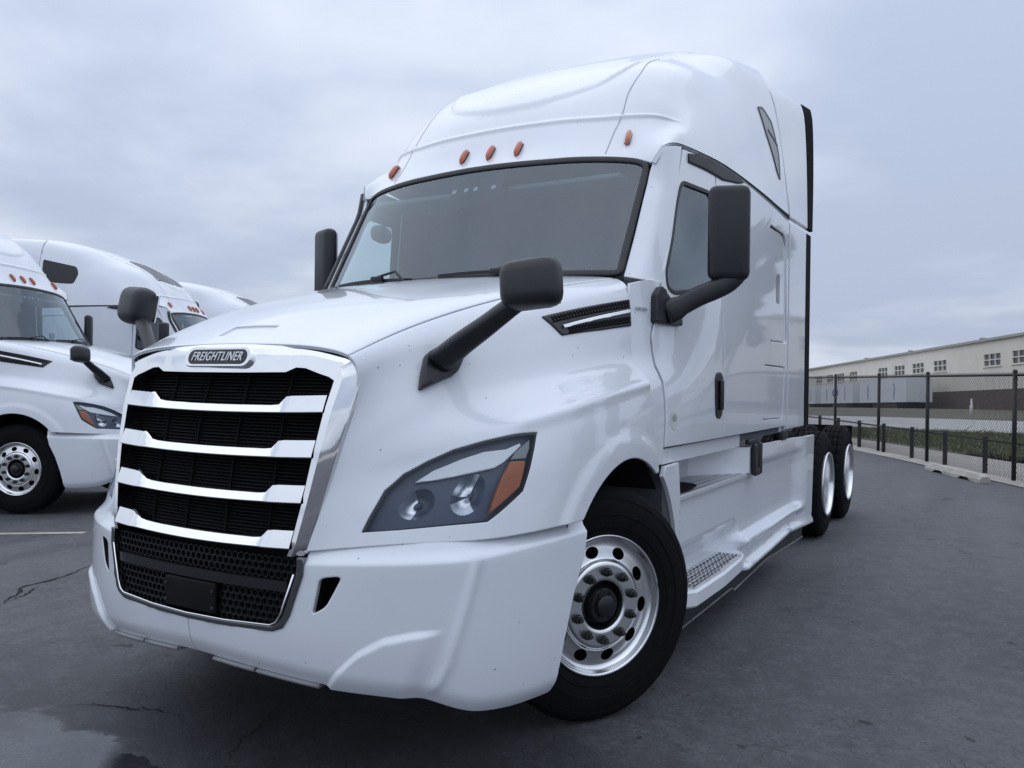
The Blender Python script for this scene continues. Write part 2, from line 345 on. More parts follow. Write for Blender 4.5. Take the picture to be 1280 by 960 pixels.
# ---------------------------------------------------------------- mesh helpers
def tag(o, label=None, cat=None, group=None, kind=None):
    if label: o['label'] = label
    if cat: o['category'] = cat
    if group: o['group'] = group
    if kind: o['kind'] = kind
    return o
def link(name, me, parent=None, mats=()):
    o = bpy.data.objects.new(name, me); col.objects.link(o)
    for x in mats: me.materials.append(M[x] if isinstance(x, str) else x)
    if parent is not None: o.parent = parent
    return o
def empty(name, loc=(0, 0, 0), rz=0, parent=None):
    o = bpy.data.objects.new(name, None); col.objects.link(o); o.location = loc; o.rotation_euler = (0, 0, rz)
    o.empty_display_size = .2
    if parent is not None: o.parent = parent
    return o
class MB:
    def __init__(self): self.v = []; self.f = []; self.mi = []; self.sm = []
    def add(self, vs, fs, mi=0, smooth=False, T=None):
        k = len(self.v)
        for p in vs:
            p = Vector(p)
            self.v.append(tuple(T @ p if T is not None else p))
        for f in fs:
            self.f.append(tuple(i + k for i in f)); self.mi.append(mi); self.sm.append(smooth)
        return self
    def box(self, c, s, mi=0, T=None):
        x, y, z = (a / 2 for a in s)
        vs = [(c[0] + i * x, c[1] + j * y, c[2] + k * z) for i in (-1, 1) for j in (-1, 1) for k in (-1, 1)]
        return self.add(vs, [(0, 1, 3, 2), (4, 6, 7, 5), (0, 4, 5, 1), (2, 3, 7, 6), (0, 2, 6, 4), (1, 5, 7, 3)], mi, False, T)
    def rbox(self, c, s, r, mi=0, T=None, q=(0, .3, .65, 1)):
        h = [a / 2 for a in s]; r = min(r, *[a * .999 for a in h])
        ids = {}; vs = []; fs = []
        def axis(hh): 
            a = [-hh + r * (1 - math.cos(t * math.pi / 2)) for t in q]
            return a + [-t for t in a[::-1]]
        A = [axis(x) for x in h]
        def vert(p):
            k = tuple(round(t, 6) for t in p)
            if k not in ids:
                inn = [max(-h[i] + r, min(h[i] - r, p[i])) for i in range(3)]
                d = Vector([p[i] - inn[i] for i in range(3)])
                d = d.normalized() * r if d.length > 1e-9 else d
                ids[k] = len(vs); vs.append((c[0] + inn[0] + d.x, c[1] + inn[1] + d.y, c[2] + inn[2] + d.z))
            return ids[k]
        for ax in range(3):
            b1, b2 = (ax + 1) % 3, (ax + 2) % 3
            for sg in (-1, 1):
                for i in range(len(A[b1]) - 1):
                    for j in range(len(A[b2]) - 1):
                        qd = []
                        for (a, b_) in ((i, j), (i + 1, j), (i + 1, j + 1), (i, j + 1)):
                            p = [0, 0, 0]; p[ax] = sg * h[ax]; p[b1] = A[b1][a]; p[b2] = A[b2][b_]; qd.append(vert(p))
                        if sg < 0: qd.reverse()
                        if len(set(qd)) > 2: fs.append(tuple(dict.fromkeys(qd)))
        return self.add(vs, fs, mi, True, T)
    def lathe(self, prof, n=48, mi=0, T=None, smooth=True, cap=False, a0=0, a1=2 * math.pi):
        """profile of (x, r) turned about the x axis"""
        full = abs(a1 - a0 - 2 * math.pi) < 1e-6; m = n if full else n + 1
        vs = []
        for i in range(m):
            a = a0 + (a1 - a0) * i / n
            for (x, r) in prof: vs.append((x, r * math.cos(a), r * math.sin(a)))
        k = len(prof); fs = []
        for i in range(n):
            j = (i + 1) % m
            for q in range(k - 1): fs.append((i * k + q, i * k + q + 1, j * k + q + 1, j * k + q))
        self.add(vs, fs, mi, smooth, T)
        if cap and full:
            for q, rev in ((0, False), (k - 1, True)):
                if prof[q][1] > 1e-6:
                    f = [i * k + q for i in range(n)]
                    if rev: f.reverse()
                    b0 = len(self.v) - len(vs); self.f.append(tuple(b0 + i for i in f)); self.mi.append(mi); self.sm.append(False)
        return self
    def cyl(self, p0, p1, r0, r1=None, n=12, mi=0, cap=True, smooth=True):
        r1 = r0 if r1 is None else r1
        p0, p1 = Vector(p0), Vector(p1); d = p1 - p0
        T = Matrix.Translation(p0) @ d.to_track_quat('X', 'Z').to_matrix().to_4x4()
        return self.lathe([(0, r0), (d.length, r1)], n, mi, T, smooth, cap)
    def sweep(self, pts, rad, n=12, mi=0, up=(0, 0, 1), power=2.0, cap=True, smooth=True):
        """tube through pts; rad = list of (across, along-up) half sizes; power > 2 squares the section"""
        P = [Vector(p) for p in pts]; vs = []; up = Vector(up)
        for i, p in enumerate(P):
            tn = (P[min(i + 1, len(P) - 1)] - P[max(i - 1, 0)]).normalized()
            sd = tn.cross(up).normalized(); u = sd.cross(tn).normalized()
            a, b_ = rad[i] if isinstance(rad[i], (tuple, list)) else (rad[i], rad[i])
            for k in range(n):
                th = 2 * math.pi * k / n; c, s = math.cos(th), math.sin(th)
                c = math.copysign(abs(c) ** (2 / power), c); s = math.copysign(abs(s) ** (2 / power), s)
                vs.append(p + sd * (a * c) + u * (b_ * s))
        fs = [(i * n + k, i * n + (k + 1) % n, (i + 1) * n + (k + 1) % n, (i + 1) * n + k) for i in range(len(P) - 1) for k in range(n)]
        self.add(vs, fs, mi, smooth)
        if cap:
            b0 = len(self.v) - len(vs)
            self.f.append(tuple(b0 + k for k in range(n))[::-1]); self.f.append(tuple(b0 + (len(P) - 1) * n + k for k in range(n)))
            self.mi += [mi, mi]; self.sm += [False, False]
        return self
    def prism(self, poly, z0, z1, ax=2, mi=0, T=None, bev=0):
        """polygon swept along an axis; ax=2: (x,y), ax=0: (y,z), ax=1: (x,z)"""
        n = len(poly)
        def put(p, t): return {2: (p[0], p[1], t), 0: (t, p[0], p[1]), 1: (p[0], t, p[1])}[ax]
        lv = [(poly, z0), (poly, z1)]
        if bev:
            c = np.mean(np.array(poly), 0)
            P = np.array(poly); A = np.roll(P, 1, 0); B = np.roll(P, -1, 0)
            e1 = P - A; e1 /= np.linalg.norm(e1, axis=1, keepdims=True); e2 = B - P; e2 /= np.linalg.norm(e2, axis=1, keepdims=True)
            ar = .5 * np.sum(P[:, 0] * B[:, 1] - B[:, 0] * P[:, 1]); sg = 1 if ar > 0 else -1
            nn = np.c_[-(e1 + e2)[:, 1], (e1 + e2)[:, 0]] * sg; nn /= np.maximum(np.linalg.norm(nn, axis=1, keepdims=True), 1e-6)
            Q = P + nn * bev; d = math.copysign(bev, z1 - z0)
            lv = [(Q, z0), (P, z0 + d), (P, z1 - d), (Q, z1)]
        vs = [put(p, t) for q, t in lv for p in q]
        fs = [tuple(range(n))[::-1], tuple((len(lv) - 1) * n + i for i in range(n))]
        for k in range(len(lv) - 1):
            fs += [(k * n + i, k * n + (i + 1) % n, (k + 1) * n + (i + 1) % n, (k + 1) * n + i) for i in range(n)]
        return self.add(vs, fs, mi, False, T)
    def mesh(self, name, fixn=True):
        me = bpy.data.meshes.new(name); me.from_pydata(self.v, [], self.f)
        me.polygons.foreach_set('material_index', self.mi); me.polygons.foreach_set('use_smooth', self.sm)
        if fixn:
            bm = bmesh.new(); bm.from_mesh(me); bmesh.ops.recalc_face_normals(bm, faces=bm.faces); bm.to_mesh(me); bm.free()
        me.update(); return me
    def build(self, name, mats, parent=None, sharp=None):
        me = self.mesh(name); o = link(name, me, parent, [mats] if isinstance(mats, str) else mats)
        if sharp is not None: me.set_sharp_from_angle(angle=math.radians(sharp))
        return o
def flip(mb):
    """mirror image in x"""
    q = MB(); q.v = [(-x, y, z) for x, y, z in mb.v]; q.f = [f[::-1] for f in mb.f]; q.mi = list(mb.mi); q.sm = list(mb.sm); return q

class Fn(Surf):
    """a surface given by a function of two vectors"""
    def __init__(self, f, u, v, sgn_pt=None):
        self.f = f; (self.u0, self.u1), (self.v0, self.v1) = u, v; self.disp = None; self.sgn = 1
    def raw(self, u, v): return np.stack([np.broadcast_to(a, u.shape) for a in self.f(u, v)], -1)
def orient(S, inner):
    u, v = np.array([.5 * (S.u0 + S.u1)]), np.array([.45 * S.v0 + .55 * S.v1])
    if ((S.P(u, v) - np.array(inner)) * S.N(u, v)).sum() < 0: S.sgn = -S.sgn
    return S
def inside(poly, P):
    x, y = P[:, 0], P[:, 1]; r = np.zeros(len(P), bool); n = len(poly)
    for i in range(n):
        (x0, y0), (x1, y1) = poly[i], poly[(i + 1) % n]
        if y0 == y1: continue
        c = ((y0 > y) != (y1 > y)) & (x < (x1 - x0) * (y - y0) / (y1 - y0) + x0); r ^= c
    return r
def edge_dist(poly, P):
    d = np.full(len(P), 1e9)
    for i in range(len(poly)):
        a = np.array(poly[i]); b_ = np.array(poly[(i + 1) % len(poly)]); e = b_ - a; l = e @ e
        if l == 0: continue
        t = np.clip(((P - a) @ e) / l, 0, 1); d = np.minimum(d, np.linalg.norm(P - a - t[:, None] * e, axis=1))
    return d
def densify(poly, h):
    o = []
    for i in range(len(poly)):
        a = np.array(poly[i], float); b_ = np.array(poly[(i + 1) % len(poly)], float)
        n = max(1, int(math.ceil(np.linalg.norm(b_ - a) / h)))
        o += [tuple(a + (b_ - a) * k / n) for k in range(n)]
    return o
def rounded(poly, r, n=5):
    """polygon with its corners rounded off"""
    o = []; k = len(poly)
    for i in range(k):
        p = np.array(poly[i], float); a = np.array(poly[i - 1], float) - p; b_ = np.array(poly[(i + 1) % k], float) - p
        la, lb = np.linalg.norm(a), np.linalg.norm(b_); rr = r[i] if isinstance(r, (list, tuple)) else r
        if rr <= 0: o.append(tuple(p)); continue
        d = min(rr, la * .48, lb * .48); A = p + a / la * d; B = p + b_ / lb * d
        o += [tuple((1 - t) ** 2 * A + 2 * t * (1 - t) * p + t * t * B) for t in np.linspace(0, 1, n + 1)]
    return o
def smooth_loop(pts, n=80):
    P = np.array(list(pts) + [pts[0]], float); s = np.r_[0, np.cumsum(np.linalg.norm(np.diff(P, axis=0), axis=1))]
    return [tuple(x) for x in pchip_all(s, P, np.linspace(0, s[-1], n + 1))[:-1]]
def inset(poly, d):
    P = np.array(poly, float); A = np.roll(P, 1, 0); B = np.roll(P, -1, 0)
    e1 = P - A; e1 /= np.maximum(np.linalg.norm(e1, axis=1, keepdims=True), 1e-9); e2 = B - P; e2 /= np.maximum(np.linalg.norm(e2, axis=1, keepdims=True), 1e-9)
    ar = .5 * np.sum(P[:, 0] * B[:, 1] - B[:, 0] * P[:, 1]); sg = 1 if ar > 0 else -1
    n1 = np.c_[-e1[:, 1], e1[:, 0]] * sg; n2 = np.c_[-e2[:, 1], e2[:, 0]] * sg
    m_ = n1 + n2; k = np.maximum((m_ * m_).sum(1, keepdims=True) / 2, .35)
    return [tuple(q) for q in P + m_ / k * d]
def panel(name, S, outer, holes=(), h=.03, off=0., t=.012, sx=1, mats=('paint', 'liner'), parent=None, bev=.004, inner=True, guides=()):
    """a sheet cut out of a surface: outline and holes in its uv; keeps the true normals of the surface"""
    outer = [tuple(p) for p in outer]; holes = [[tuple(p) for p in q] for q in holes]
    O = np.array(outer); c = O.mean(0); uu, vv = c[:1], c[1:]
    e = 1e-3
    P_, Q_ = np.clip(O[:, 0], S.u0, S.u1), np.clip(O[:, 1], S.v0, S.v1)
    su = np.linalg.norm(S.raw(np.clip(P_ + e, S.u0, S.u1), Q_) - S.raw(np.clip(P_ - e, S.u0, S.u1), Q_), axis=1) / np.maximum(np.clip(P_ + e, S.u0, S.u1) - np.clip(P_ - e, S.u0, S.u1), 1e-9)
    sv = np.linalg.norm(S.raw(P_, np.clip(Q_ + e, S.v0, S.v1)) - S.raw(P_, np.clip(Q_ - e, S.v0, S.v1)), axis=1) / np.maximum(np.clip(Q_ + e, S.v0, S.v1) - np.clip(Q_ - e, S.v0, S.v1), 1e-9)
    sc = np.array([max(np.median(su), 1e-4), max(np.median(sv), 1e-4)])
    loops = [densify([tuple(np.array(p) * sc) for p in q], h) for q in [outer] + holes]
    pts = []; edges = []
    for lp in loops:
        k = len(pts); pts += lp; edges += [(k + i, k + (i + 1) % len(lp)) for i in range(len(lp))]
    nb = len(pts)
    ins = lambda Q: inside(loops[0], Q) & ~np.any([inside(q, Q) for q in loops[1:]] or [np.zeros(len(Q), bool)], axis=0)
    A = np.array(loops[0]); lo, hi = A.min(0), A.max(0)
    gx, gy = np.meshgrid(np.arange(lo[0] + h / 2, hi[0], h), np.arange(lo[1] + h / 2, hi[1], h * .87))
    gx = gx + (np.arange(gx.shape[0]) % 2)[:, None] * h / 2
    G = np.c_[gx.ravel(), gy.ravel()]; G = G[ins(G)] if len(G) else G
    if len(G):
        d = np.min([edge_dist(q, G) for q in loops], axis=0); G = G[d > max(h * .45, bev * 2.2)]
    R = []; redges = []
    if bev:
        for qi, q in enumerate(loops):
            g = np.array(inset(q, bev * 1.6 if qi == 0 else -bev * 1.6)); ok = ins(g); g = g[ok]
            if len(g):
                dd = np.min([edge_dist(z, g) for z in loops], axis=0); kp = np.zeros(len(ok), bool); kp[np.flatnonzero(ok)[dd > bev * 1.1]] = True
                full = np.array(inset(q, bev * 1.6 if qi == 0 else -bev * 1.6)); k0 = len(R); ids_ = {}
                for i in np.flatnonzero(kp): ids_[int(i)] = len(R); R.append(tuple(full[i]))
                redges += [(ids_[i], ids_[(i + 1) % len(full)]) for i in ids_ if (i + 1) % len(full) in ids_ and np.linalg.norm(full[i] - full[(i + 1) % len(full)]) > 1e-4]
    GP = []
    for gl_, offs, *al_ in guides:
        along = bool(al_)
        q = np.array(gl_, float) * sc; s_ = np.r_[0, np.cumsum(np.linalg.norm(np.diff(q, axis=0), axis=1))]
        q = pchip_all(s_, q, np.linspace(0, s_[-1], max(3, int(s_[-1] / (h * .8)))))
        tg = np.gradient(q, axis=0); tg /= np.maximum(np.linalg.norm(tg, axis=1, keepdims=True), 1e-9); nn_ = np.c_[-tg[:, 1], tg[:, 0]]
        for of in offs:
            a_ = q + (nn_ * of if not along else np.array([[of * sc[0], 0.]])); ok = ins(a_)
            if ok.any(): ok[ok] = np.min([edge_dist(z, a_[ok]) for z in loops], axis=0) > max(bev * 2.5, .004)
            k0 = None
            for i in range(len(a_)):
                if ok[i]:
                    GP.append(a_[i])
                    if k0 is not None: edges.append((k0, nb + len(GP) - 1))
                    k0 = nb + len(GP) - 1
                else: k0 = None
    if GP and len(G):
        gp = np.array(GP); keep = np.ones(len(G), bool)
        for i in range(0, len(G), 500): keep[i:i + 500] = np.sqrt(((G[i:i + 500, None] - gp[None]) ** 2).sum(-1)).min(1) > h * .4
        G = G[keep]
    pts = pts + [tuple(x) for x in GP]
    edges += [(len(pts) + a_, len(pts) + c_) for a_, c_ in redges]
    allp = [Vector(p) for p in pts] + [Vector(p) for p in R] + [Vector(p) for p in G]
    res = geometry.delaunay_2d_cdt(allp, edges, [], 0, 1e-7)
    V = np.array([tuple(p) for p in res[0]]); Tt = np.array([f for f in res[2] if len(f) == 3])
    cen = V[Tt].mean(1); Tt = Tt[ins(cen)]
    used = np.unique(Tt); mp = -np.ones(len(V), int); mp[used] = np.arange(len(used)); V = V[used]; Tt = mp[Tt]
    u, v = np.clip(V[:, 0] / sc[0], S.u0, S.u1), np.clip(V[:, 1] / sc[1], S.v0, S.v1)
    p, n = S.P(u, v), S.N(u, v); p = p + n * off
    # orientation
    fn = np.cross(p[Tt[:, 1]] - p[Tt[:, 0]], p[Tt[:, 2]] - p[Tt[:, 0]])
    if (fn * n[Tt].mean(1)).sum() < 0: Tt = Tt[:, ::-1]
    cnt = {}
    for a in Tt:
        for i in range(3):
            ed = (a[i], a[(i + 1) % 3]); cnt[ed] = cnt.get(ed, 0) + 1
    bnd = [ed for ed in cnt if (ed[1], ed[0]) not in cnt]
    nv = len(p); nn = n.copy()
    if bev:
        bs = sorted({i for ed in bnd for i in ed}); p[bs] -= n[bs] * bev * .7
        acc = np.zeros_like(n)
        for a, b_ in bnd:
            tdir = p[b_] - p[a]; o_ = np.cross(tdir, n[a]); l = np.linalg.norm(o_)
            if l > 1e-12: acc[a] += o_ / l; acc[b_] += o_ / l
        l = np.linalg.norm(acc, axis=1, keepdims=True); nn = n + .8 * acc / np.maximum(l, 1e-9) * (l > 1e-9)
        nn /= np.linalg.norm(nn, axis=1, keepdims=True)
    verts = [p]; faces = [tuple(a) for a in Tt]; nor = [nn[a] for a in Tt]; mi = [0] * len(Tt)
    if inner:
        verts.append(p - n * t)
        for a, b_ in bnd:
            faces.append((a, a + nv, b_ + nv, b_)); q = np.cross(p[b_] - p[a], n[a]); l = np.linalg.norm(q)
            nor.append(np.array([q / (l or 1)] * 4)); mi.append(0)
        for a in Tt:
            faces.append(tuple(x + nv for x in a[::-1])); nor.append(-n[a[::-1]]); mi.append(1 if len(mats) > 1 else 0)
    vv_ = np.concatenate(verts); ln = np.concatenate(nor)
    if sx < 0:
        vv_ = vv_ * np.array([-1, 1, 1]); nf = []; k = 0; no2 = []
        for f in faces:
            q = ln[k:k + len(f)] * np.array([-1, 1, 1]); no2.append(q[::-1]); k += len(f); nf.append(tuple(f[::-1]))
        faces = nf; ln = np.concatenate(no2)
    me = bpy.data.meshes.new(name); me.from_pydata([tuple(x) for x in vv_], [], [tuple(int(i) for i in f) for f in faces])
    me.polygons.foreach_set('material_index', mi); me.polygons.foreach_set('use_smooth', [True] * len(faces))
    me.normals_split_custom_set([tuple(x) for x in ln]); me.update()
    return link(name, me, parent, mats)
def strip(S, line, wd):
    """thin outline (uv) of a line of given width in metres on a surface"""
    q = np.array(line, float); e = 1e-3
    su = np.linalg.norm(S.raw(np.clip(q[:, 0] + e, S.u0, S.u1), q[:, 1]) - S.raw(np.clip(q[:, 0] - e, S.u0, S.u1), q[:, 1]), axis=1).mean() / (2 * e)
    sv = np.linalg.norm(S.raw(q[:, 0], np.clip(q[:, 1] + e, S.v0, S.v1)) - S.raw(q[:, 0], np.clip(q[:, 1] - e, S.v0, S.v1)), axis=1).mean() / (2 * e)
    s = np.array([su, sv]); P = q * s; t = np.gradient(P, axis=0); t /= np.linalg.norm(t, axis=1, keepdims=True); n = np.c_[-t[:, 1], t[:, 0]]
    return [tuple(x / s) for x in P + n * wd / 2] + [tuple(x / s) for x in (P - n * wd / 2)[::-1]]
def arc(cx, cy, r, a0, a1, n): return [(cx + r * math.cos(a), cy + r * math.sin(a)) for a in np.linspace(a0, a1, n)]
def ellipse(cx, cy, a, b_, n=20): return [(cx + a * math.cos(2 * math.pi * k / n), cy + b_ * math.sin(2 * math.pi * k / n)) for k in range(n)]
def text_mesh(name, body, size, shear=0., depth=.002, parent=None, material='badge_white', M4=None, space=1.0):
    c = bpy.data.curves.new(name, 'FONT'); c.body = body; c.size = size; c.shear = shear; c.extrude = depth; c.align_x = 'CENTER'; c.align_y = 'CENTER'
    c.space_character = space; c.offset = size * .004
    o = bpy.data.objects.new('tmp', c); col.objects.link(o); bpy.context.view_layer.update()
    me = bpy.data.meshes.new_from_object(o.evaluated_get(bpy.context.evaluated_depsgraph_get())); bpy.data.objects.remove(o)
    if M4 is not None: me.transform(M4)
    me.name = name; me.materials.clear()
    return link(name, me, parent, [material])
# ---------------------------------------------------------------- the truck
def sst(a, b_, x):
    t = np.clip((np.asarray(x) - a) / (b_ - a), 0, 1); return t * t * (3 - 2 * t)
for S, c in ((hood, (0, 1.2, 1.2)), (roof, (0, 3.4, 2.6)), (side, (0, 3, 1.8)), (shield, (0, 3, 2)), (bumper, (0, 1.5, .6))): orient(S, c)
def _dh(u, v, p):
    x, y, z = np.abs(p[:, 0]), p[:, 1], p[:, 2]
    r = np.hypot(y - 1.3, z - .56)
    lip = .012 * sst(.72, .65, r) * (z < 1.4) * sst(1.1, 1.17, x)
    patch = -.000 * sst(.145, .125, x * (1 + .0 * y)) * sst(.222, .236, y) * sst(.318, .304, y) * (z > 1.55)
    crease = .012 * np.exp(-((v if True else v) * 0 + np.abs(np.abs(v) - .735) / .018) ** 2) * sst(.32, .42, u)
    return lip + patch + crease
hood.disp = _dh
def _db(u, v, p):
    x, z, s = np.abs(p[:, 0]), p[:, 2], np.abs(v)
    sc_ = np.interp(z, [.42, .52, .69, .86], [.995, 1.041, 1.093, 1.142])
    d = s - sc_
    ridge = .010 * np.exp(-(d / .022) ** 2) * sst(.40, .46, z) * (u > .1)
    zc = np.interp(x, [.54, .60, .644, .722, .805, .888, .98], [.36, .43, .478, .554, .604, .625, .635])
    lowp = .016 * sst(zc + .006, zc - .022, z) * sst(.54, .60, x) * sst(-.035, -.13, d) * (u > .1)
    return ridge + lowp
bumper.disp = _db
BROW_V = np.linspace(0, .905, 60); BROW_U = pchip_all([0, .2, .342, .487, .698, .83, .92], np.array([[.142], [.141], [.139], [.147], [.178], [.262], [.475]]), BROW_V)[:, 0]
RB_X = np.linspace(0, .70, 140); RB_Y = pchip_all([0, .15, .287, .40, .496, .59, .64, .66, .672, .70], np.array([[2.292], [2.300], [2.327], [2.36], [2.407], [2.517], [2.66], [3.0], [5.0], [9.0]]), RB_X)[:, 0]
def _dr(u, v, p):
    x, y, z = np.abs(p[:, 0]), p[:, 1], p[:, 2]
    yb = np.interp(x, RB_X, RB_Y)
    up = .013 * sst(-.015, .03, y - yb)
    brow = .012 * np.exp(-((u - np.interp(np.abs(v), BROW_V, BROW_U)) / .0075) ** 2) * sst(3.2, 2.5, y) * sst(.80, .66, np.abs(v))
    return up + brow
roof.disp = _dr
GRILLE = orient(Fn(lambda x, z: (x, GY(x, z), z), (-.75, .75), (.4, 1.75)), (0, 1, 1))

# ---- wheels (turning axis x, outer side +x)
def tyre_mesh(name, hw, lugs):
    prof = [(-hw + .055, .287), (-hw + .02, .30), (-hw + .004, .33), (-hw, .375), (-hw + .002, .42), (-hw + .012, .455), (-hw + .022, .478), (-hw + .03, .492), (-hw + .042, .503)]
    g = [-.42, -.12, .12, .42]
    tread = []
    for c in g:
        x = c * hw * 1.25
        tread += [(x - .007, .511), (x - .005, .497), (x + .005, .497), (x + .007, .511)]
    prof2 = prof + tread + [(-x, r) for x, r in prof[::-1]]
    n = 120 if lugs else 80
    mb = MB().lathe(prof2, n, 0)
    k = len(prof2)
    if lugs:
        for i in range(n):
            dep = (0, 0, 0, .013)[i % 4]
            for q in range(k):
                j = i * k + q
                x, y, z = mb.v[j]; r = math.hypot(y, z)
                if r > .49:
                    f = (r - dep) / r; mb.v[j] = (x, y * f, z * f)
    # raised rings on the side wall
    for r, d in ((.395, .0035), (.462, .0028), (.345, .003)):
        hx = np.interp(r, [p[1] for p in prof[1:]], [-p[0] for p in prof[1:]])
        for sg in (1, -1):
            mb.lathe([(sg * (hx - .002), r - .005), (sg * (hx + d), r - .002), (sg * (hx + d), r + .002), (sg * (hx - .002), r + .005)], 72, 0)
    me = mb.mesh(name); me.materials.append(M['rubber']); me.set_sharp_from_angle(angle=math.radians(38)); return me
def rim_mesh(name, prof, holes, hr, mat_):
    """a dished disc with ten hand holes cut through it"""
    P = np.array(prof, float); s = np.r_[0, np.cumsum(np.linalg.norm(np.diff(P, axis=0), axis=1))]
    def f(t, q):
        xr = pchip_all(s, P, np.clip(q, 0, s[-1])); return xr[:, 0], xr[:, 1] * np.cos(t), xr[:, 1] * np.sin(t)
    S = Fn(f, (0, 2 * math.pi), (0, s[-1])); orient(S, (-.5, 0, 0))
    sh = float(np.interp(-hr, -P[:, 1], s)); hs = []
    for k in range(10):
        a = (k + .5) * 2 * math.pi / 10; hs.append(ellipse(a, sh, holes[0] / hr, holes[1], 18))
    o = panel(name, S, [(0, 0), (2 * math.pi, 0), (2 * math.pi, s[-1]), (0, s[-1])], hs, h=.022, t=.006, mats=(mat_, 'aluminium'), bev=0)
    me = o.data; bpy.data.objects.remove(o); return me
FRONT_RIM = [(.128, .306), (.136, .302), (.134, .296), (.112, .286), (.098, .276), (.096, .262), (.100, .235), (.106, .205), (.112, .194), (.128, .187), (.132, .180), (.132, .112), (.128, .107), (.085, .104)]
REAR_RIM = [(.140, .306), (.148, .302), (.146, .296), (.120, .286), (.02, .276), (-.03, .268), (-.05, .255), (-.055, .21), (-.05, .18), (-.05, .125), (-.04, .118)]
def shared():
    d = {}
    d['ft'] = tyre_mesh('tyre', .142, False); d['rt'] = tyre_mesh('drive_tyre', .136, True)
    d['fr'] = rim_mesh('rim', FRONT_RIM, (.034, .026), .230, 'aluminium'); d['rr'] = rim_mesh('rear_rim', REAR_RIM, (.026, .02), .215, 'white_rim')
    b = MB(); b.lathe([(.06, .104), (.128, .104)], 40, 0)
    b.lathe([(.03, .30), (.03, .001)], 40, 1)
    me = b.mesh('brake_drum'); me.materials.append(M['aluminium']); me.materials.append(M['gap']); d['drum'] = me
    b = MB(); b.lathe([(.04, .092), (.088, .088), (.096, .08), (.125, .077), (.136, .068), (.136, .05), (.152, .046), (.158, .036), (.158, 0.0001)], 36, 0)
    for k in range(6):
        a = k * math.pi / 3; b.cyl((.130, .058 * math.cos(a), .058 * math.sin(a)), (.142, .058 * math.cos(a), .058 * math.sin(a)), .007, n=6)
    me = b.mesh('hub'); me.materials.append(M['black_satin']); me.set_sharp_from_angle(angle=math.radians(35)); d['hub'] = me
    b = MB(); b.cyl((0, 0, 0), (.016, 0, 0), .0205, n=16); b.cyl((.014, 0, 0), (.034, 0, 0), .0175, .0155, n=6, smooth=False); b.cyl((.034, 0, 0), (.046, 0, 0), .011, .008, n=10)
    me = b.mesh('lug_nut'); me.materials.append(M['nut']); d['nut'] = me
    b = MB(); b.lathe([(-.04, .115), (.03, .112), (.04, .10), (.04, .0001)], 32, 0); me = b.mesh('rear_hub'); me.materials.append(M['steel_dark']); d['rhub'] = me
    return d
SH = shared()
def sub(name, me, parent, T=None):
    o = bpy.data.objects.new(name, me); col.objects.link(o); o.parent = parent
    if T is not None: o.matrix_local = T
    return o
def front_wheel(root, sx, steer):
    wq = sub('wheel', SH['ft'], root, Matrix.Translation((sx * 1.005, 1.315, .51)) @ Matrix.Rotation(steer + (math.pi if sx < 0 else 0), 4, 'Z'))
    rot = Matrix.Rotation(math.radians(11), 4, 'X')
    sub('rim', SH['fr'], wq, rot); sub('brake_drum', SH['drum'], wq); sub('hub', SH['hub'], wq)
    for k in range(10):
        a = (k + .12) * 2 * math.pi / 10 + math.radians(11)
        sub('lug_nut', SH['nut'], wq, Matrix.Translation((.130, .146 * math.cos(a), .146 * math.sin(a))))
    return wq
def rear_wheel(root, sx, y):
    r = Matrix.Rotation(math.pi if sx < 0 else 0, 4, 'Z')
    wq = sub('wheel', SH['rt'], root, Matrix.Translation((sx * 1.035, y, .51)) @ r)
    sub('rim', SH['rr'], wq); sub('hub', SH['rhub'], wq)
    sub('inner_tyre', SH['rt'], wq, Matrix.Translation((-.33, 0, 0)) @ Matrix.Rotation(.02, 4, 'X'))
    return wq

# ---- outlines measured on the surfaces (uv)
HL_OUT = [(.078,.939),(.085,.885),(.1,.808),(.127,.776),(.167,.76),(.218,.749),(.283,.749),(.351,.754),(.433,.765),(.413,.811),(.401,.846),(.389,.888),(.351,.916),(.305,.951),(.221,.947),(.138,.945)]
HL_DRL = [(.15,.802),(.181,.784),(.233,.774),(.281,.771),(.337,.78),(.381,.776),(.385,.782),(.329,.807),(.305,.813),(.236,.81),(.193,.808)]
HL_AMBER = [(.347,.811),(.392,.818),(.392,.828),(.382,.876),(.348,.9),(.309,.928),(.316,.881),(.327,.839)]
HL_AMBTOP = [(.364,.793),(.412,.775),(.409,.794),(.395,.813),(.349,.806)]
VENT = [(.639,.449),(.82,.453),(.995,.456),(.995,.53),(.853,.53),(.694,.524)]
ARCH_C, ARCH_R = (1.3, .56), .587

def basis(n, up=(0, 0, 1)):
    """rotation whose x axis is n and whose z axis leans to up"""
    x = Vector(n).normalized(); z = Vector(up); z = (z - x * z.dot(x)).normalized(); y = z.cross(x)
    return Matrix(((x.x, y.x, z.x, 0), (x.y, y.y, z.y, 0), (x.z, y.z, z.z, 0), (0, 0, 0, 1)))
def place(S, u, v, sx=1, off=0., up=(0, 0, 1)):
    p, n = S.P([u], [v])[0], S.N([u], [v])[0]; p = p + n * off
    p = p * np.array([sx, 1, 1]); n = n * np.array([sx, 1, 1])
    return Matrix.Translation(p) @ basis(n, up)

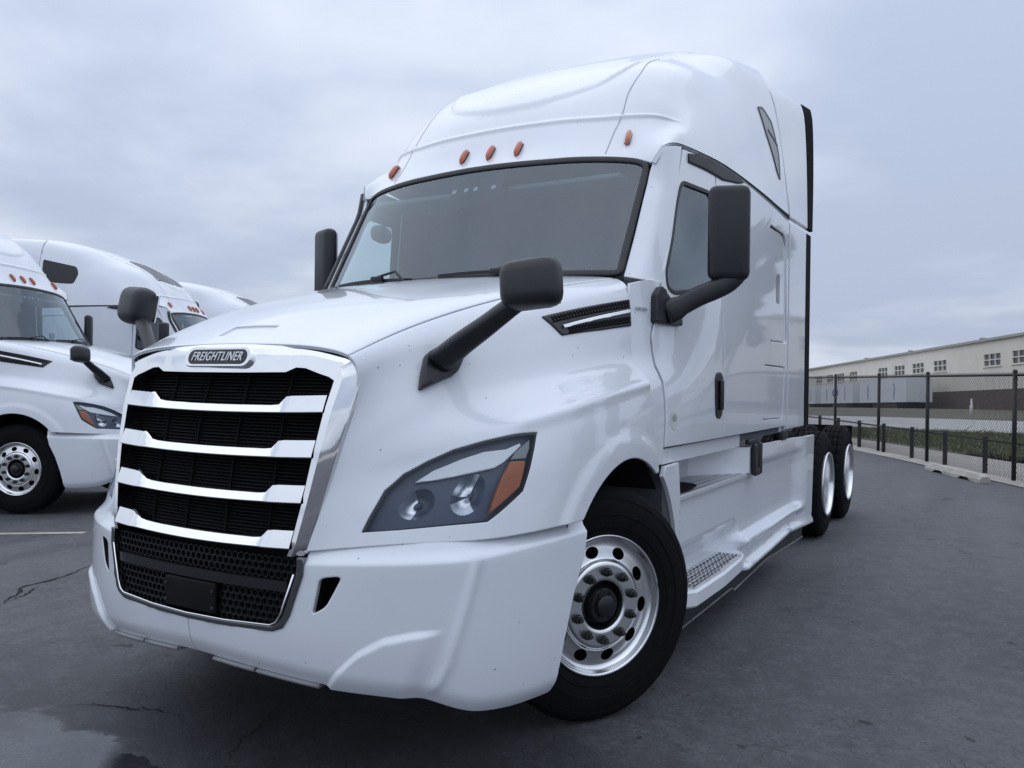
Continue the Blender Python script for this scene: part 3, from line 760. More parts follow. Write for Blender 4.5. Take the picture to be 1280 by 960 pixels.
def make_truck(label, group):
    root = empty('semi_truck'); tag(root, label, 'semi truck', group)
    P = lambda *a, **k: panel(*a, parent=root, **k)
    # --- hood: middle panel, two flanks with arch, headlight opening
    vs = .36
    ins_ = rounded([(.036, -.074), (.080, -.0705), (.080, .0705), (.036, .074)], .004, 3)
    P('hood', hood, [(0, -vs + .002), (1, -vs + .002), (1, vs - .002), (0, vs - .002)], [ins_], h=.032)
    P('hood_inset', hood, [(.030, -.084), (.086, -.080), (.086, .080), (.030, .084)], h=.05, off=-.009, t=.006, mats=('paint_plain',), bev=0)
    Aq = np.array(arc(*ARCH_C, ARCH_R, math.radians(143), math.radians(57), 26))
    Aq[:, 0] = np.clip(Aq[:, 0], .70, 1.646)
    au = [tuple(q) for q in hood.inv(Aq)]
    fl = [(0, vs + .002), (1, vs + .002), (1, au[-1][1])] + au[::-1] + [(au[0][0] - .004, 1.0), (0, 1.0)]
    fg = [([(.30, .735), (1, .735)], (-.036, -.026, -.018, -.011, -.005, 0, .005, .011, .018, .026, .036))]
    for r__ in (.64, .655, .668, .682, .696, .712, .728):
        aq = np.array(arc(*ARCH_C, r__, math.radians(138), math.radians(56), 22)); aq[:, 0] = np.clip(aq[:, 0], .7, 1.645)
        fg.append(([tuple(q) for q in hood.inv(aq)], (0,)))
    for sx in (1, -1):
        P('fender', hood, fl, [inset(HL_OUT, -.0005)], h=.024, sx=sx, guides=fg)
        # headlight: recessed dark bowl, lamps, clear cover
        bw = [(.162, .864, .033, .046), (.258, .866, .035, .055)]
        hl = panel('headlight', hood, HL_OUT, [ellipse(u, v, a_, b_, 24) for u, v, a_, b_ in bw], h=.02, off=-.040, t=.004, sx=sx, mats=('lamp_dark', 'liner'), bev=0, parent=root)
        uv = np.array(densify([tuple(x) for x in np.array(HL_OUT) * [1.5, 1.0]], .02)) / [1.5, 1.0]
        a, n_ = hood.P(uv[:, 0], uv[:, 1]), hood.N(uv[:, 0], uv[:, 1])
        k = len(uv); mb = MB(); mb.add(list(a - n_ * .002) + list(a - n_ * .042), [(i, (i + 1) % k, k + (i + 1) % k, k + i) for i in range(k)], 0, True)
        (mb if sx > 0 else flip(mb)).build('lamp_wall', 'black_satin', hl)
        panel('gasket', hood, HL_OUT, [inset(HL_OUT, .004)], h=.03, off=-.006, t=.006, sx=sx, mats=('black_satin',), bev=0, parent=hl)
        panel('daytime_strip', hood, HL_DRL, h=.03, off=-.022, t=.012, sx=sx, mats=('lamp_white',), bev=.003, parent=hl)
        panel('turn_signal', hood, HL_AMBER, h=.02, off=-.012, t=.02, sx=sx, mats=('amber_lens',), bev=.003, parent=hl)
        panel('side_reflector', hood, HL_AMBTOP, h=.03, off=-.016, t=.012, sx=sx, mats=('grey_panel',), bev=.002, parent=hl)
        for u, v, ea, eb in bw:
            ring_ = np.array(ellipse(u, v, ea, eb, 24)); c = hood.P([u], [v])[0]; nn = hood.N([u], [v])[0]
            rp_ = hood.P(ring_[:, 0], ring_[:, 1]) - hood.N(ring_[:, 0], ring_[:, 1]) * .043
            back = c - nn * .062 + np.array([0, .01, 0]); lev = []
            for t_ in (0, .25, .5, .72, .88, .97):
                lev.append(rp_ * (1 - t_) + back * t_ - nn * (.030 * math.sin(t_ * math.pi)) - nn * ((.0 if u < .2 else .0022) * (np.arange(24) % 2))[:, None] * math.sin(t_ * math.pi))
            k = 24; mb = MB(); vs_ = [tuple(x) for l_ in lev for x in l_]
            mb.add(vs_, [(q * k + i, q * k + (i + 1) % k, (q + 1) * k + (i + 1) % k, (q + 1) * k + i) for q in range(5) for i in range(k)] + [tuple(range(5 * k, 6 * k))], 0, True)
            for q in range(5):
                for i in range(k):
                    ca, sa = math.cos((i + .5) * 2 * math.pi / k), math.sin((i + .5) * 2 * math.pi / k)
                    lit = (ca < -.15 and q < 3) if u < .2 else (ca < .45 and abs(sa) > .16)  # painted highlights: chrome where the bowl gleams, dark material for its shaded rest
                    if not lit: mb.mi[q * k + i] = 1
            mb.mi[5 * k] = 1
            mb.cyl(tuple(back), tuple(back + (c - back) * .3), .009, .007, 10, 1)
            (mb if sx > 0 else flip(mb)).build('reflector', ['lamp_chrome', 'lamp_dark'], hl)
        panel('lens', hood, inset(HL_OUT, .001), h=.03, off=.002, t=.004, sx=sx, mats=('lens_glass',), bev=.003, parent=hl, inner=False)
        # vent behind the hood with its bright strip and two meshes
        vt = P('hood_vent', hood, rounded(VENT, .006), h=.03, off=.008, t=.012, sx=sx, mats=('black_satin',), bev=.005)
        panel('bright_strip', hood, [(.70, .494), (.985, .484), (.985, .494), (.702, .504)], h=.03, off=.018, t=.008, sx=sx, mats=('chrome',), bev=.002, parent=vt)
        mb = MB()
        for (va, vb, ua) in ((.459, .479, .67), (.504, .522, .72)):
            for i in range(26):
                u = ua + (.975 - ua) * i / 25
                p = hood.P([u, u + .008], [va, vb]); nn = hood.N([u], [va])[0]
                mb.cyl(p[0] + nn * .009, p[1] + nn * .009, .004, n=5, cap=False)
                mb.cyl(hood.P([u + .012], [va])[0] + nn * .009, hood.P([u], [vb])[0] + nn * .009, .003, n=5, cap=False)
        tag((mb if sx > 0 else flip(mb)).build('vent_mesh', 'grille_black', vt), kind='stuff')
        # hood mirror on its arm
        mp = [(.800, .440, 1.535), (.845, .458, 1.574), (.89, .476, 1.613), (.96, .505, 1.668), (1.02, .53, 1.718), (1.09, .56, 1.775)]
        rd = [(.022, .050), (.026, .046), (.028, .040), (.030, .036), (.030, .034), (.030, .036)]
        mb = MB().sweep([tuple(x) for x in curve(mp, 16)], [tuple(x) for x in curve([(a_, b_, 0) for a_, b_ in rd], 16)[:, :2]], 14, 0, (-.35, -.75, .55), 3.2)
        bs_ = panel('arm_base', hood, rounded([(.184, .555), (.199, .452), (.25, .446), (.33, .432), (.33, .50), (.292, .550)], .012), h=.03, off=.040, t=.045, sx=sx, mats=('black_plastic',), bev=.012, parent=root)
        hm = MB().rbox((0, 0, 0), (.232, .125, .188), .056, 0, Matrix.Translation((1.122, .565, 1.825)) @ Matrix.Rotation(math.radians(12), 4, 'Z') @ Matrix.Rotation(math.radians(-6), 4, 'Y') @ Matrix.Rotation(math.radians(-8), 4, 'X'))
        ho = (hm if sx > 0 else flip(hm)).build('hood_mirror', 'black_plastic', root)
        (mb if sx > 0 else flip(mb)).build('mirror_arm', 'black_plastic', ho); bs_.parent = ho
        g = MB().rbox((0, .060, 0), (.18, .012, .14), .05, 0, Matrix.Translation((1.122, .567, 1.825)) @ Matrix.Rotation(math.radians(12), 4, 'Z') @ Matrix.Rotation(math.radians(-6), 4, 'Y') @ Matrix.Rotation(math.radians(-8), 4, 'X'))
        (g if sx > 0 else flip(g)).build('mirror_face', 'mirror_glass', ho)
        # wheel house
        mb = MB(); T = Matrix.Translation((0, 1.3, .56))
        mb.lathe([(.70, .002), (.70, .61), (1.16, .61)], 28, 0, T, False, False, math.radians(-2), math.radians(158))
        (mb if sx > 0 else flip(mb)).build('wheel_house', 'gap', root)
    # --- grille
    gro = [(-.49, .868), (-.522, .885), (-.55, .99), (-.573, 1.11), (-.596, 1.22), (-.618, 1.36), (-.634, 1.495), (-.605, 1.556), (-.35, 1.598), (0, 1.606)]
    gro = gro + [(-x, z) for x, z in gro[-2::-1]]
    gri = [(-.468, .868), (-.478, .885), (-.508, 1.04), (-.527, 1.197), (-.543, 1.354), (-.556, 1.472), (-.42, 1.512), (-.385, 1.512), (-.34, 1.494), (0, 1.492)]
    gri = gri + [(-x, z) for x, z in gri[-2::-1]]
    gro = [tuple(q) for q in curve(gro, 70)]
    gro_out = [(x * (1 + .012 / max(abs(x), .2) * min(1, abs(x) / .55)), z) for x, z in gro]
    ring = gro_out + gri[::-1]
    keys = [((.468, .862), (.514, .862)), ((.478, .885), (.528, .885)), ((.508, 1.04), (.563, 1.04)), ((.527, 1.197), (.595, 1.197)), ((.543, 1.354), (.622, 1.354)), ((.553, 1.44), (.637, 1.46)),
            ((.556, 1.468), (.643, 1.505)), ((.53, 1.480), (.640, 1.548)), ((.49, 1.490), (.608, 1.572)), ((.425, 1.510), (.47, 1.597)), ((.385, 1.512), (.395, 1.603)), ((.342, 1.494), (.345, 1.607)), ((.15, 1.491), (.15, 1.614)), ((0, 1.491), (0, 1.615))]
    kk = keys + [((-a[0], a[1]), (-b_[0], b_[1])) for a, b_ in keys[-2::-1]]
    inn, ou = [], []
    for (a0, c0), (a1, c1) in zip(kk[:-1], kk[1:]):
        for t_ in np.linspace(0, 1, 5)[:-1]: inn.append(np.array(a0) * (1 - t_) + np.array(a1) * t_); ou.append(np.array(c0) * (1 - t_) + np.array(c1) * t_)
    inn.append(np.array(kk[-1][0])); ou.append(np.array(kk[-1][1]))
    rows = []
    for a, c in zip(inn, ou):
        sidew = float(sst(1.60, 1.50, c[1])); cen = float(sst(.30, .345, abs(a[0]))) if a[1] > 1.47 else 1.0
        def at(t_, dy): q = a * (1 - t_) + c * t_; return (q[0], float(GY(q[0], q[1])) + dy, q[1])
        f0 = -.020 + .008 * cen
        rows.append([at(0, .060), at(0, .004), at(.03, f0), at(.42 if sidew > .5 else .5, f0 - .002), at(.48 if sidew > .5 else .75, f0 + .002), at(.93, f0 + .030 * sidew + .010 * (1 - sidew)), at(1.0, f0 + .036 * sidew + .020 * (1 - sidew)), at(1.0, .06)])
    w8 = len(rows[0]); mb = MB()
    mb.add([p for r__ in rows for p in r__], [(i * w8 + q, i * w8 + q + 1, (i + 1) * w8 + q + 1, (i + 1) * w8 + q) for i in range(len(rows) - 1) for q in range(w8 - 1)], 0, True)
    gs = mb.build('grille_surround', 'chrome', root, 24)
    gb = P('grille_screen', GRILLE, [(-.55, .60), (.55, .60), (.60, 1.50), (.30, 1.56), (-.30, 1.56), (-.60, 1.50)], h=.08, off=-.085, t=.01, mats=('grille_black', 'gap'), bev=0)
    mb = MB(); z = .885
    while z < 1.50:
        xw = float(np.interp(z, [.88, 1.2, 1.5], [.53, .58, .61]))
        xs = np.linspace(-xw, xw, 9); y = GY(xs, z)
        for i in range(8):
            a, b_ = (xs[i], y[i]), (xs[i + 1], y[i + 1])
            mb.add([(a[0], a[1] + .060, z), (b_[0], b_[1] + .060, z), (b_[0], b_[1] + .08, z + .008), (a[0], a[1] + .08, z + .008), (a[0], a[1] + .06, z - .003), (b_[0], b_[1] + .06, z - .003)],
                   [(0, 1, 2, 3), (4, 5, 1, 0)], 0)
        z += .0125
    for x in (-.32, -.11, .11, .32): 
        q = [(x, float(GY(x, zz_)) + .055, zz_) for zz_ in np.linspace(.88, 1.49, 6)]
        mb.sweep(q, [(.006, .004)] * 6, 4, 0, (1, 0, 0), cap=False, smooth=False)
    tag(mb.build('louvre', 'grille_black', gb), kind='stuff')
    for zb, xe in ((1.354, .545), (1.197, .530), (1.041, .511), (.885, .483)):
        xs = np.r_[-xe, -.45, -.40, -.372, -.335, np.linspace(-.30, .30, 13), .335, .372, .40, .45, xe]
        mb = MB(); k = len(xs); ringv = []
        for x in xs:
            ax = abs(x); up = float(sst(.325, .382, ax)); h_ = .033 + .034 * up; dz = -.010 * (1 - (x / xe) ** 2)
            y0 = float(GY(x, zb + .02)) - .004 - .008 * up; z0 = zb + dz
            pr_ = [(.020, 0), (.0, 0), (-.009, .003), (-.010, .006), (-.002, .42 * h_), (.009 + .003 * up, h_ - .004), (.015 + .006 * up, h_), (.075, h_ - .006 - .02 * up), (.075, 0)]
            ringv += [(x, y0 + a_, z0 + b_) for a_, b_ in pr_]
        w9 = 9; mb.add(ringv, [(i * w9 + q, i * w9 + (q + 1) % w9, (i + 1) * w9 + (q + 1) % w9, (i + 1) * w9 + q) for i in range(k - 1) for q in range(w9)], 0, True)
        mb.build('grille_bar', 'chrome', root, 32)
    # badge with its lettering
    yb = float(GY(0, 1.551)) - .016; tilt = math.atan2(.062, .196)
    T = Matrix.Translation((0, yb, 1.549)) @ Matrix.Rotation(-tilt, 4, 'X')
    def pill(hw, hh, n=8): return [(hw - hh + hh * math.cos(a), hh * math.sin(a)) for a in np.linspace(-math.pi / 2, math.pi / 2, n)] + [(-hw + hh + hh * math.cos(a), hh * math.sin(a)) for a in np.linspace(math.pi / 2, 3 * math.pi / 2, n)]
    mb = MB().prism(pill(.186, .041), .004, -.016, 1, 0, T, .004); bd = mb.build('badge', 'chrome', root, 30)
    MB().prism(pill(.164, .0295), -.010, -.0175, 1, 0, T, .001).build('badge_field', 'badge_black', bd)
    text_mesh('badge_lettering', 'FREIGHTLINER', .044, .28, .0016, bd, 'badge_white', T @ Matrix.Translation((0, -.0195, -.001)) @ Matrix.Rotation(math.pi / 2, 4, 'X') @ Matrix.Diagonal((.90, 1.15, 1, 1)), 1.10)
    # --- bumper, two halves with the grille opening cut out
    top = [(0, s) for s in np.linspace(.56, BL[-1], 14)]
    bo = [(1.0, .0015)]
    def bz(s, z):      # row of the bumper surface at height z
        uu = np.linspace(0, 1, 160); q = bumper.raw(uu, np.full(160, s))[:, 2]; return float(np.interp(-z, -q, uu))
    for x_, z_ in [(0, .594), (.2, .597), (.36, .602), (.42, .608), (.452, .626), (.472, .665), (.522, .80)]: bo.append((bz(x_ * 1.003 + .0015, z_), x_ * 1.003 + .0015))
    bo += [(.13, .53), (.0, .535)] + [(0, s) for s in np.linspace(.6, BL[-1], 14)]
    zr_ = [.80, .66, .5, .40, .32]
    for z_ in zr_:
        s_ = float(np.interp(z_, [.30, .42, .60, .884], [1.535, 1.555, 1.60, BL[-1]])); bo.append((bz(s_, z_), s_))
    bo += [(1.0, float(s)) for s in np.linspace(1.52, .02, 24)]
    slot = rounded([(.205, .592), (.19, .676), (.40, .618), (.462, .567)], .03, 4)
    bg = [([(bz(s_, z_), s_) for z_, s_ in zip(np.linspace(.845, .43, 9), np.interp(np.linspace(.845, .43, 9), [.42, .52, .69, .86], [.995, 1.041, 1.093, 1.142]))], (-.045, -.032, -.022, -.014, -.007, 0, .007, .014, .022, .032, .045)),
          ([tuple(q) for q in bumper.inv([(.585, .41), (.60, .43), (.644, .478), (.722, .554), (.805, .604), (.888, .625), (.96, .633)], ax=(0, 2))], (-.03, -.022, -.015, -.009, -.004, 0, .005, .011, .018, .026))]
    bg += [([(u_, .545), (u_, 1.70)], (0,)) for u_ in (.055, .075, .092, .106, .120, .134, .150, .168, .19)]
    for sx in (1, -1):
        P('bumper', bumper, bo, [slot], h=.024, t=.02, sx=sx, bev=.004, guides=bg)
        su = np.array(slot); a = bumper.P(su[:, 0], su[:, 1]); n_ = bumper.N(su[:, 0], su[:, 1]); k = len(su)
        mb = MB(); mb.add(list(a - n_ * .004) + list(a * [.98, 1, 1] - n_ * .11), [(i, (i + 1) % k, k + (i + 1) % k, k + i) for i in range(k)] + [tuple(range(k, 2 * k))], 0)
        (mb if sx > 0 else flip(mb)).build('tow_pocket', 'gap', root)
        # little lip strips under the bumper
        for x0, x1 in ((.10, .30), (.31, .56)):
            xs = np.linspace(x0, x1, 6)
            q = [(x, float(plan(np.array([x * 1.01]))[0, 1]) + .065, float(zbot(x)) - .006) for x in xs]
            mb = MB().sweep(q, [(.04, .009)] * 6, 8, 0, (0, 0, 1), 4); (mb if sx > 0 else flip(mb)).build('air_dam', 'grey_panel', root)
    # lower grille
    oi = [(-.505, .86), (-.503, .80), (-.455, .66), (-.436, .628), (-.41, .615), (-.2, .606), (0, .603)]; oi = oi + [(-x, z) for x, z in oi[-2::-1]]
    oo = [(-.532, .86), (-.530, .80), (-.482, .655), (-.455, .612), (-.415, .596), (-.2, .588), (0, .585)]; oo = oo + [(-x, z) for x, z in oo[-2::-1]]
    P('lower_grille_frame', GRILLE, oo + oi[::-1], h=.03, off=.010, t=.05, mats=('dark_chrome',), bev=.004)
    mb = MB(); q = [(x * .992, float(GY(x, z)) - .012, z + .003) for x, z in oi[1:-1]]; mb.sweep(q, [(.004, .004)] * len(q), 6, 0, (0, -1, 0)); 
    lg = P('lower_grille', GRILLE, [(-.51, .60), (.51, .60), (.53, .90), (-.53, .90)], h=.1, off=-.10, t=.01, mats=('gap',), bev=0)
    mb.build('bright_edge', 'chrome', lg)
    mb = MB(); a = .0165; OI = np.array(oi)
    for r in range(-1, 14):
        for c in range(-19, 20):
            x = c * a * math.sqrt(3) + (r % 2) * a * math.sqrt(3) / 2; z = .615 + r * a * 1.5
            if abs(z - .752) < .022 or z > .86: continue
            if z < .735 and -.155 < x < .155: continue
            if not inside([(-.50, .87), (-.50, .80), (-.45, .66), (-.43, .61), (.43, .61), (.45, .66), (.50, .80), (.50, .87)], np.array([[x, z]]))[0]: continue
            y = float(GY(x, z)) + .012; V = []
            for rr, yy in ((a * .99, 0), (a * .76, 0), (a * .72, .035)):
                V += [(x + rr * math.sin(k * math.pi / 3), y + yy, z + rr * math.cos(k * math.pi / 3)) for k in range(6)]
            mb.add(V, [(i, (i + 1) % 6, 6 + (i + 1) % 6, 6 + i) for i in range(6)] + [(6 + i, 6 + (i + 1) % 6, 12 + (i + 1) % 6, 12 + i) for i in range(6)], 0)
    tag(mb.build('honeycomb', 'black_satin', lg), kind='stuff')
    mb = MB()
    for i in range(-8, 8):
        x0, x1 = i * .058, (i + 1) * .058; y0, y1 = float(GY(x0, .75)), float(GY(x1, .75))
        mb.prism([(x0, y0 - .002), (x1, y1 - .002), (x1, y1 + .04), (x0, y0 + .04)], .734, .770, 2)
    mb.build('cross_bar', 'black_satin', lg)
    mb = MB().rbox((.005, .008, .672), (.275, .016, .112), .008); pm = mb.build('plate_holder', 'grille_black', lg)
    mb = MB()
    for x in (-.128, .128):
        for z in (.64, .70): mb.cyl((x + .005, .002, z), (x + .005, -.006, z), .006, n=8)
    mb.build('bolt', 'steel_dark', pm)
    # --- windscreen
    def SW(z): return (z - 2.0) / .715
    gl = [(.0, -.962), (.0, .962), (.955, .962), (1.0, .80), (1.0, 0), (1.0, -.80), (.955, -.962)]
    wso = rounded([(-.01 + .01, -.97), (0, .97), (1, .968), (1, -.968)], [.06, .06, .09, .09], 7)
    wsi = inset([(u * .72, v) for u, v in wso], .032); wsi = [(u / .72, v) for u, v in wsi]
    ws = P('windshield', shield, wso, h=.06, off=0, t=.006, mats=('windshield_glass',), bev=0, inner=False)
    panel('gasket', shield, wso, [wsi], h=.05, off=.012, t=.02, mats=('gasket',), bev=.008, parent=ws)
    sp = panel('sensor_cover', shield, rounded([(.985, -.24), (.985, .16), (.66, .155), (.64, -.15), (.84, -.19)], .03), h=.06, off=-.012, t=.02, mats=('gap',), bev=0, parent=ws)
    mb = MB()
    for v in (-.075, -.01, .11): mb.add(*_disc(place(shield, .80, v, 1, -.006), .016))
    mb.add(*_disc(place(shield, .80, -.16, 1, -.006), .020, 4)); mb.build('sensor', 'decal_grey', ws)
    for x0, x1, zz_ in ((-.80, -.20, .035), (-.02, .62, .045)):
        mb = MB(); q = [Vector(shield.P([zz_ + .012 * math.sin(k * .5)], [x0 + (x1 - x0) * k / 7])[0]) + Vector((0, -.03, .0)) for k in range(8)]
        mb.sweep(q, [(.006, .011)] * 8, 6, 0, (0, -.3, 1), smooth=False)
        c = shield.P([.05], [(x0 + x1) / 2 + .05])[0]
        mb.rbox((c[0], c[1] - .05, c[2] + .002), (.08, .03, .035), .008)
        e = shield.P([0.0], [x1 + .03])[0]
        mb.sweep([(c[0], c[1] - .05, c[2] + .015), ((c[0] + e[0]) / 2, c[1] - .06, c[2] + .04), (e[0], e[1] - .08, e[2] - .04)], [.007, .008, .012], 6)
        mb.build('wiper', 'black_satin', root)
    # --- A pillars
    pil = orient(Surf([[(.975, 1.765, 2.0), (1.052, 1.795, 1.985), (1.124, 1.915, 1.97)], [(.976, 1.89, 2.21), (1.052, 1.93, 2.205), (1.111, 2.045, 2.21)],
                [(.974, 2.01, 2.42), (1.045, 2.05, 2.415), (1.099, 2.145, 2.39)], [(.972, 2.09, 2.56), (1.04, 2.125, 2.565), (1.092, 2.21, 2.54)], [(.982, 2.118, 2.640), (1.03, 2.150, 2.722), (1.080, 2.305, 2.762)]], n=(40, 30), sm=(2, 2)), (0, 3, 2.2))
    for sx in (1, -1):
        if sx < 0:
            q = [pil.P([t_], [.42])[0] * np.array([-1, 1, 1]) + np.array([-.002, -.006, 0]) for t_ in np.linspace(.0, .95, 10)]
            MB().sweep([tuple(x) for x in q], [(.026, .012)] * 10, 10, 0, (-.5, -.8, .3), 3).build('wind_deflector', 'black_plastic', root)
        P('pillar', pil, [(0, 0), (1, 0), (1, 1), (0, 1)], h=.03, sx=sx, t=.03)
    # --- roof cap
    rg = []
    for sg in (1, -1):
        rg.append(([(u, sg * max(v, .003)) for u, v in zip(BROW_U[:54], BROW_V[:54])], tuple(k * .0031 for k in range(-6, 7)), 'u'))
        rg.append(([(u, sg * v) for u, v in [(.225, .003), (.241, .17), (.276, .304), (.339, .369), (.399, .405), (.62, .44), (.98, .44)]], (-.03, -.02, -.01, 0, .01, .02, .03)))
    P('roof_cap', roof, [(0, -1), (1, -1), (1, 1), (0, 1)], h=.045, t=.02, guides=rg)
    for sx in (1, -1):
        ln = curve([(.012, .441, 0), (.08, .438, 0), (.134, .446, 0), (.233, .463, 0), (.35, .468, 0), (.47, .447, 0), (.573, .417, 0)], 22)[:, :2]
        P('roof_seam', roof, strip(roof, ln, .006), h=.1, off=.0015, t=.001, sx=sx, mats=('decal_grey',), bev=0, inner=False)
        rw = [(.838, .77), (.881, .773), (.937, .818), (.956, .896), (.936, .944), (.911, .928), (.859, .843)]
        q = P('sleeper_vent', roof, rounded(rw, .01), h=.05, off=.003, t=.006, sx=sx, mats=('decal_grey',), bev=.003)
        panel('vent_rim', roof, rounded(rw, .01), [inset(rounded(rw, .01), .006)], h=.05, off=.006, t=.006, sx=sx, mats=('black_satin',), bev=0, parent=q)
        panel('vent_bar', roof, strip(roof, [(.885, .835), (.92, .855), (.95, .875)], .014), h=.05, off=.008, t=.006, sx=sx, mats=('black_satin',), bev=0, parent=q)
        # dark joint under the cap
        ln = [(u, .995) for u in np.linspace(.0, 1, 50)]
        P('cap_joint', roof, strip(roof, ln, .016), h=.1, off=.002, t=.002, sx=sx, mats=('gap',), bev=0, inner=False)
    for u, v in ((.070, .52), (.058, .112), (.058, 0), (.058, -.112), (.070, -.52)):
        up = roof.P([u + .02], [v])[0] - roof.P([u - .02], [v])[0]
        T = place(roof, u, abs(v), 1 if v >= 0 else -1, .008, (0, .35, 1))
        mb = MB(); q = [T @ Vector((.010 - .010 * (abs(k) / 4) ** 3, 0, k * .0150)) for k in range(-4, 5)]
        mb.sweep(q, [(.0165 * (1 - (abs(k) / 4) ** 4 * .55), .018 * (1 - (abs(k) / 4) ** 4 * .6)) for k in range(-4, 5)], 12, 0, T.to_3x3() @ Vector((1, 0, 0))); ml = mb.build('marker_light', 'amber', root, 50)
        MB().rbox((-.006, 0, 0), (.012, .032, .102), .0055, 0, T).build('lamp_base', 'gasket', ml)
    # --- back wall of the sleeper, floor, bulkhead
    q = roof.P(np.ones(41), np.linspace(-1, 1, 41)); poly = [(x * .995, z - .012) for x, z in q[:, [0, 2]]] + [(1.19, 1.12), (-1.19, 1.12)]
    MB().prism(poly, 4.25, 4.29, 1).build('sleeper_back', 'paint_plain', root)
    MB().box((0, 3.0, 1.135), (2.36, 2.5, .04)).build('cab_floor', 'interior', root)
    MB().box((0, 1.745, 1.55), (2.06, .03, .84)).build('bulkhead', 'liner', root)
    mb = MB().rbox((0, 1.98, 1.74), (2.0, .46, .36), .10); mb.rbox((.5, 2.06, 1.86), (.55, .35, .22), .06); mb.build('dashboard', 'interior', root)
    for x in (.55, -.55):
        mb = MB().rbox((x, 2.75, 1.55), (.52, .5, .14), .06); mb.rbox((x, 2.98, 1.92), (.5, .14, .72), .06, 0, Matrix.Translation((0, .0, 0)))
        mb.rbox((x, 2.99, 2.36), (.28, .1, .18), .045); mb.box((x, 2.78, 1.32), (.34, .34, .36)); mb.build('seat', 'interior_grey', root)
    mb = MB(); T = Matrix.Translation((.55, 2.36, 1.83)) @ Matrix.Rotation(math.radians(-62), 4, 'Z').inverted() @ Matrix.Identity(4)
    T = Matrix.Translation((.55, 2.36, 1.86)) @ basis((0, .5, .87), (0, -1, .5))
    rr = [(0, .22 * math.cos(a), .22 * math.sin(a)) for a in np.linspace(0, 2 * math.pi, 33)]
    mb.sweep([T @ Vector(p) for p in rr], [.015] * 33, 8, 0, (0, .5, .87), cap=False)
    for a in (.5, 2.64, 4.71): mb.cyl(T @ Vector((0, .05 * math.cos(a), .05 * math.sin(a))), T @ Vector((0, .21 * math.cos(a), .21 * math.sin(a))), .016, n=6)
    mb.cyl(T @ Vector((-.05, 0, 0)), T @ Vector((.02, 0, 0)), .07, n=20); mb.build('steering_wheel', 'interior', root)
    mb = MB()
    for sx in (1, -1): mb.rbox((sx * .48, 2.2, 2.58), (.7, .32, .03), .012, 0, None)
    mb.build('sun_visor', 'interior_grey', root)
    MB().box((0, 3.06, 2.45), (2.3, .02, .75)).build('sleeper_curtain', 'curtain', root)
    # --- sides
    for sx in (1, -1):
        B = lambda mb, *a, **k: (mb if sx > 0 else flip(mb)).build(*a, **k)
        P('cowl', side, [(1.602, 1.085), (1.602, 1.45), (1.602, 1.7), (1.64, 1.95), (1.80, 1.985), (1.915, 1.985), (1.89, 1.955), (1.812, 1.80), (1.767, 1.70), (1.762, 1.56), (1.792, 1.48), (1.782, 1.35), (1.757, 1.16), (1.75, 1.085)], h=.03, sx=sx, off=-.006)
        win = rounded([(2.262, 2.56), (2.61, 2.56), (2.628, 2.02), (2.03, 1.935), (1.962, 1.955), (1.957, 2.035), (2.09, 2.245), (2.20, 2.46)], [.05, .05, .06, .05, .05, .04, .06, .06])
        dr = P('door', side, [(1.767, 1.165), (1.792, 1.35), (1.802, 1.48), (1.772, 1.56), (1.777, 1.70), (1.822, 1.80), (1.90, 1.955), (1.934, 2.0), (1.936, 2.045), (2.072, 2.255), (2.182, 2.47), (2.243, 2.60), (2.318, 2.75), (2.672, 2.755), (2.682, 2.70), (2.682, 1.165)], [win], h=.03, sx=sx)
        dw = panel('door_window', side, win, h=.08, off=-.008, t=.005, sx=sx, mats=('window_glass',), bev=0, parent=dr, inner=False)
        panel('window_seal', side, inset(win, -.012), [inset(win, .012)], h=.05, off=.003, t=.012, sx=sx, mats=('gasket',), bev=.003, parent=dr)
        panel('door_handle', side, smooth_loop([(2.51, 1.50), (2.545, 1.535), (2.60, 1.54), (2.65, 1.51), (2.655, 1.40), (2.64, 1.31), (2.59, 1.275), (2.53, 1.29), (2.51, 1.40)], 36), h=.03, off=.008, t=.02, sx=sx, mats=('black_satin',), bev=.006, parent=dr)
        B(MB().rbox((1.236, 2.585, 1.41), (.018, .05, .17), .01), 'handle_lever', 'black_plastic', dr)
        q = panel('sticker', side, ellipse(1.88, 1.292, .048, .048, 24), h=.03, off=.0015, t=.001, sx=sx, mats=('decal',), bev=0, parent=dr, inner=False)
        q['label'] = 'round pale green sticker'
        panel('sticker_print', side, ellipse(1.88, 1.302, .030, .018, 16), h=.03, off=.0028, t=.001, sx=sx, mats=('decal_grey',), bev=0, parent=dr, inner=False)
        # gutter over the door
        P('gutter', side, [(2.352, 2.684), (2.36, 2.735), (2.52, 2.755), (2.84, 2.757), (3.06, 2.748), (3.13, 2.725), (3.05, 2.705), (2.79, 2.672), (2.54, 2.682)], h=.04, off=.012, t=.02, sx=sx, mats=('gasket',), bev=.006)
        hat = rounded([(3.75, 2.575), (4.19, 2.572), (4.262, 2.50), (4.318, 1.80), (4.30, 1.78), (3.80, 1.772), (3.77, 1.80)], .04)
        low = rounded([(3.62, 1.607), (4.26, 1.602), (4.20, 1.225), (3.60, 1.232)], .05)
        P('sleeper_side', side, [(2.692, 1.165), (2.692, 2.752), (2.80, 2.75), (3.4, 2.73), (3.84, 2.71), (4.34, 2.69), (4.34, 1.165)], [hat, low], h=.05, sx=sx)
        bh = P('baggage_hatch', side, inset(hat, .009), h=.05, sx=sx, off=-.012, t=.012, bev=.006)
        panel('hatch_handle', side, rounded([(4.0, 2.266), (4.10, 2.268), (4.098, 2.056), (4.013, 2.058)], .025), h=.05, off=-.008, t=.012, sx=sx, mats=('grey_panel',), bev=.003, parent=bh)
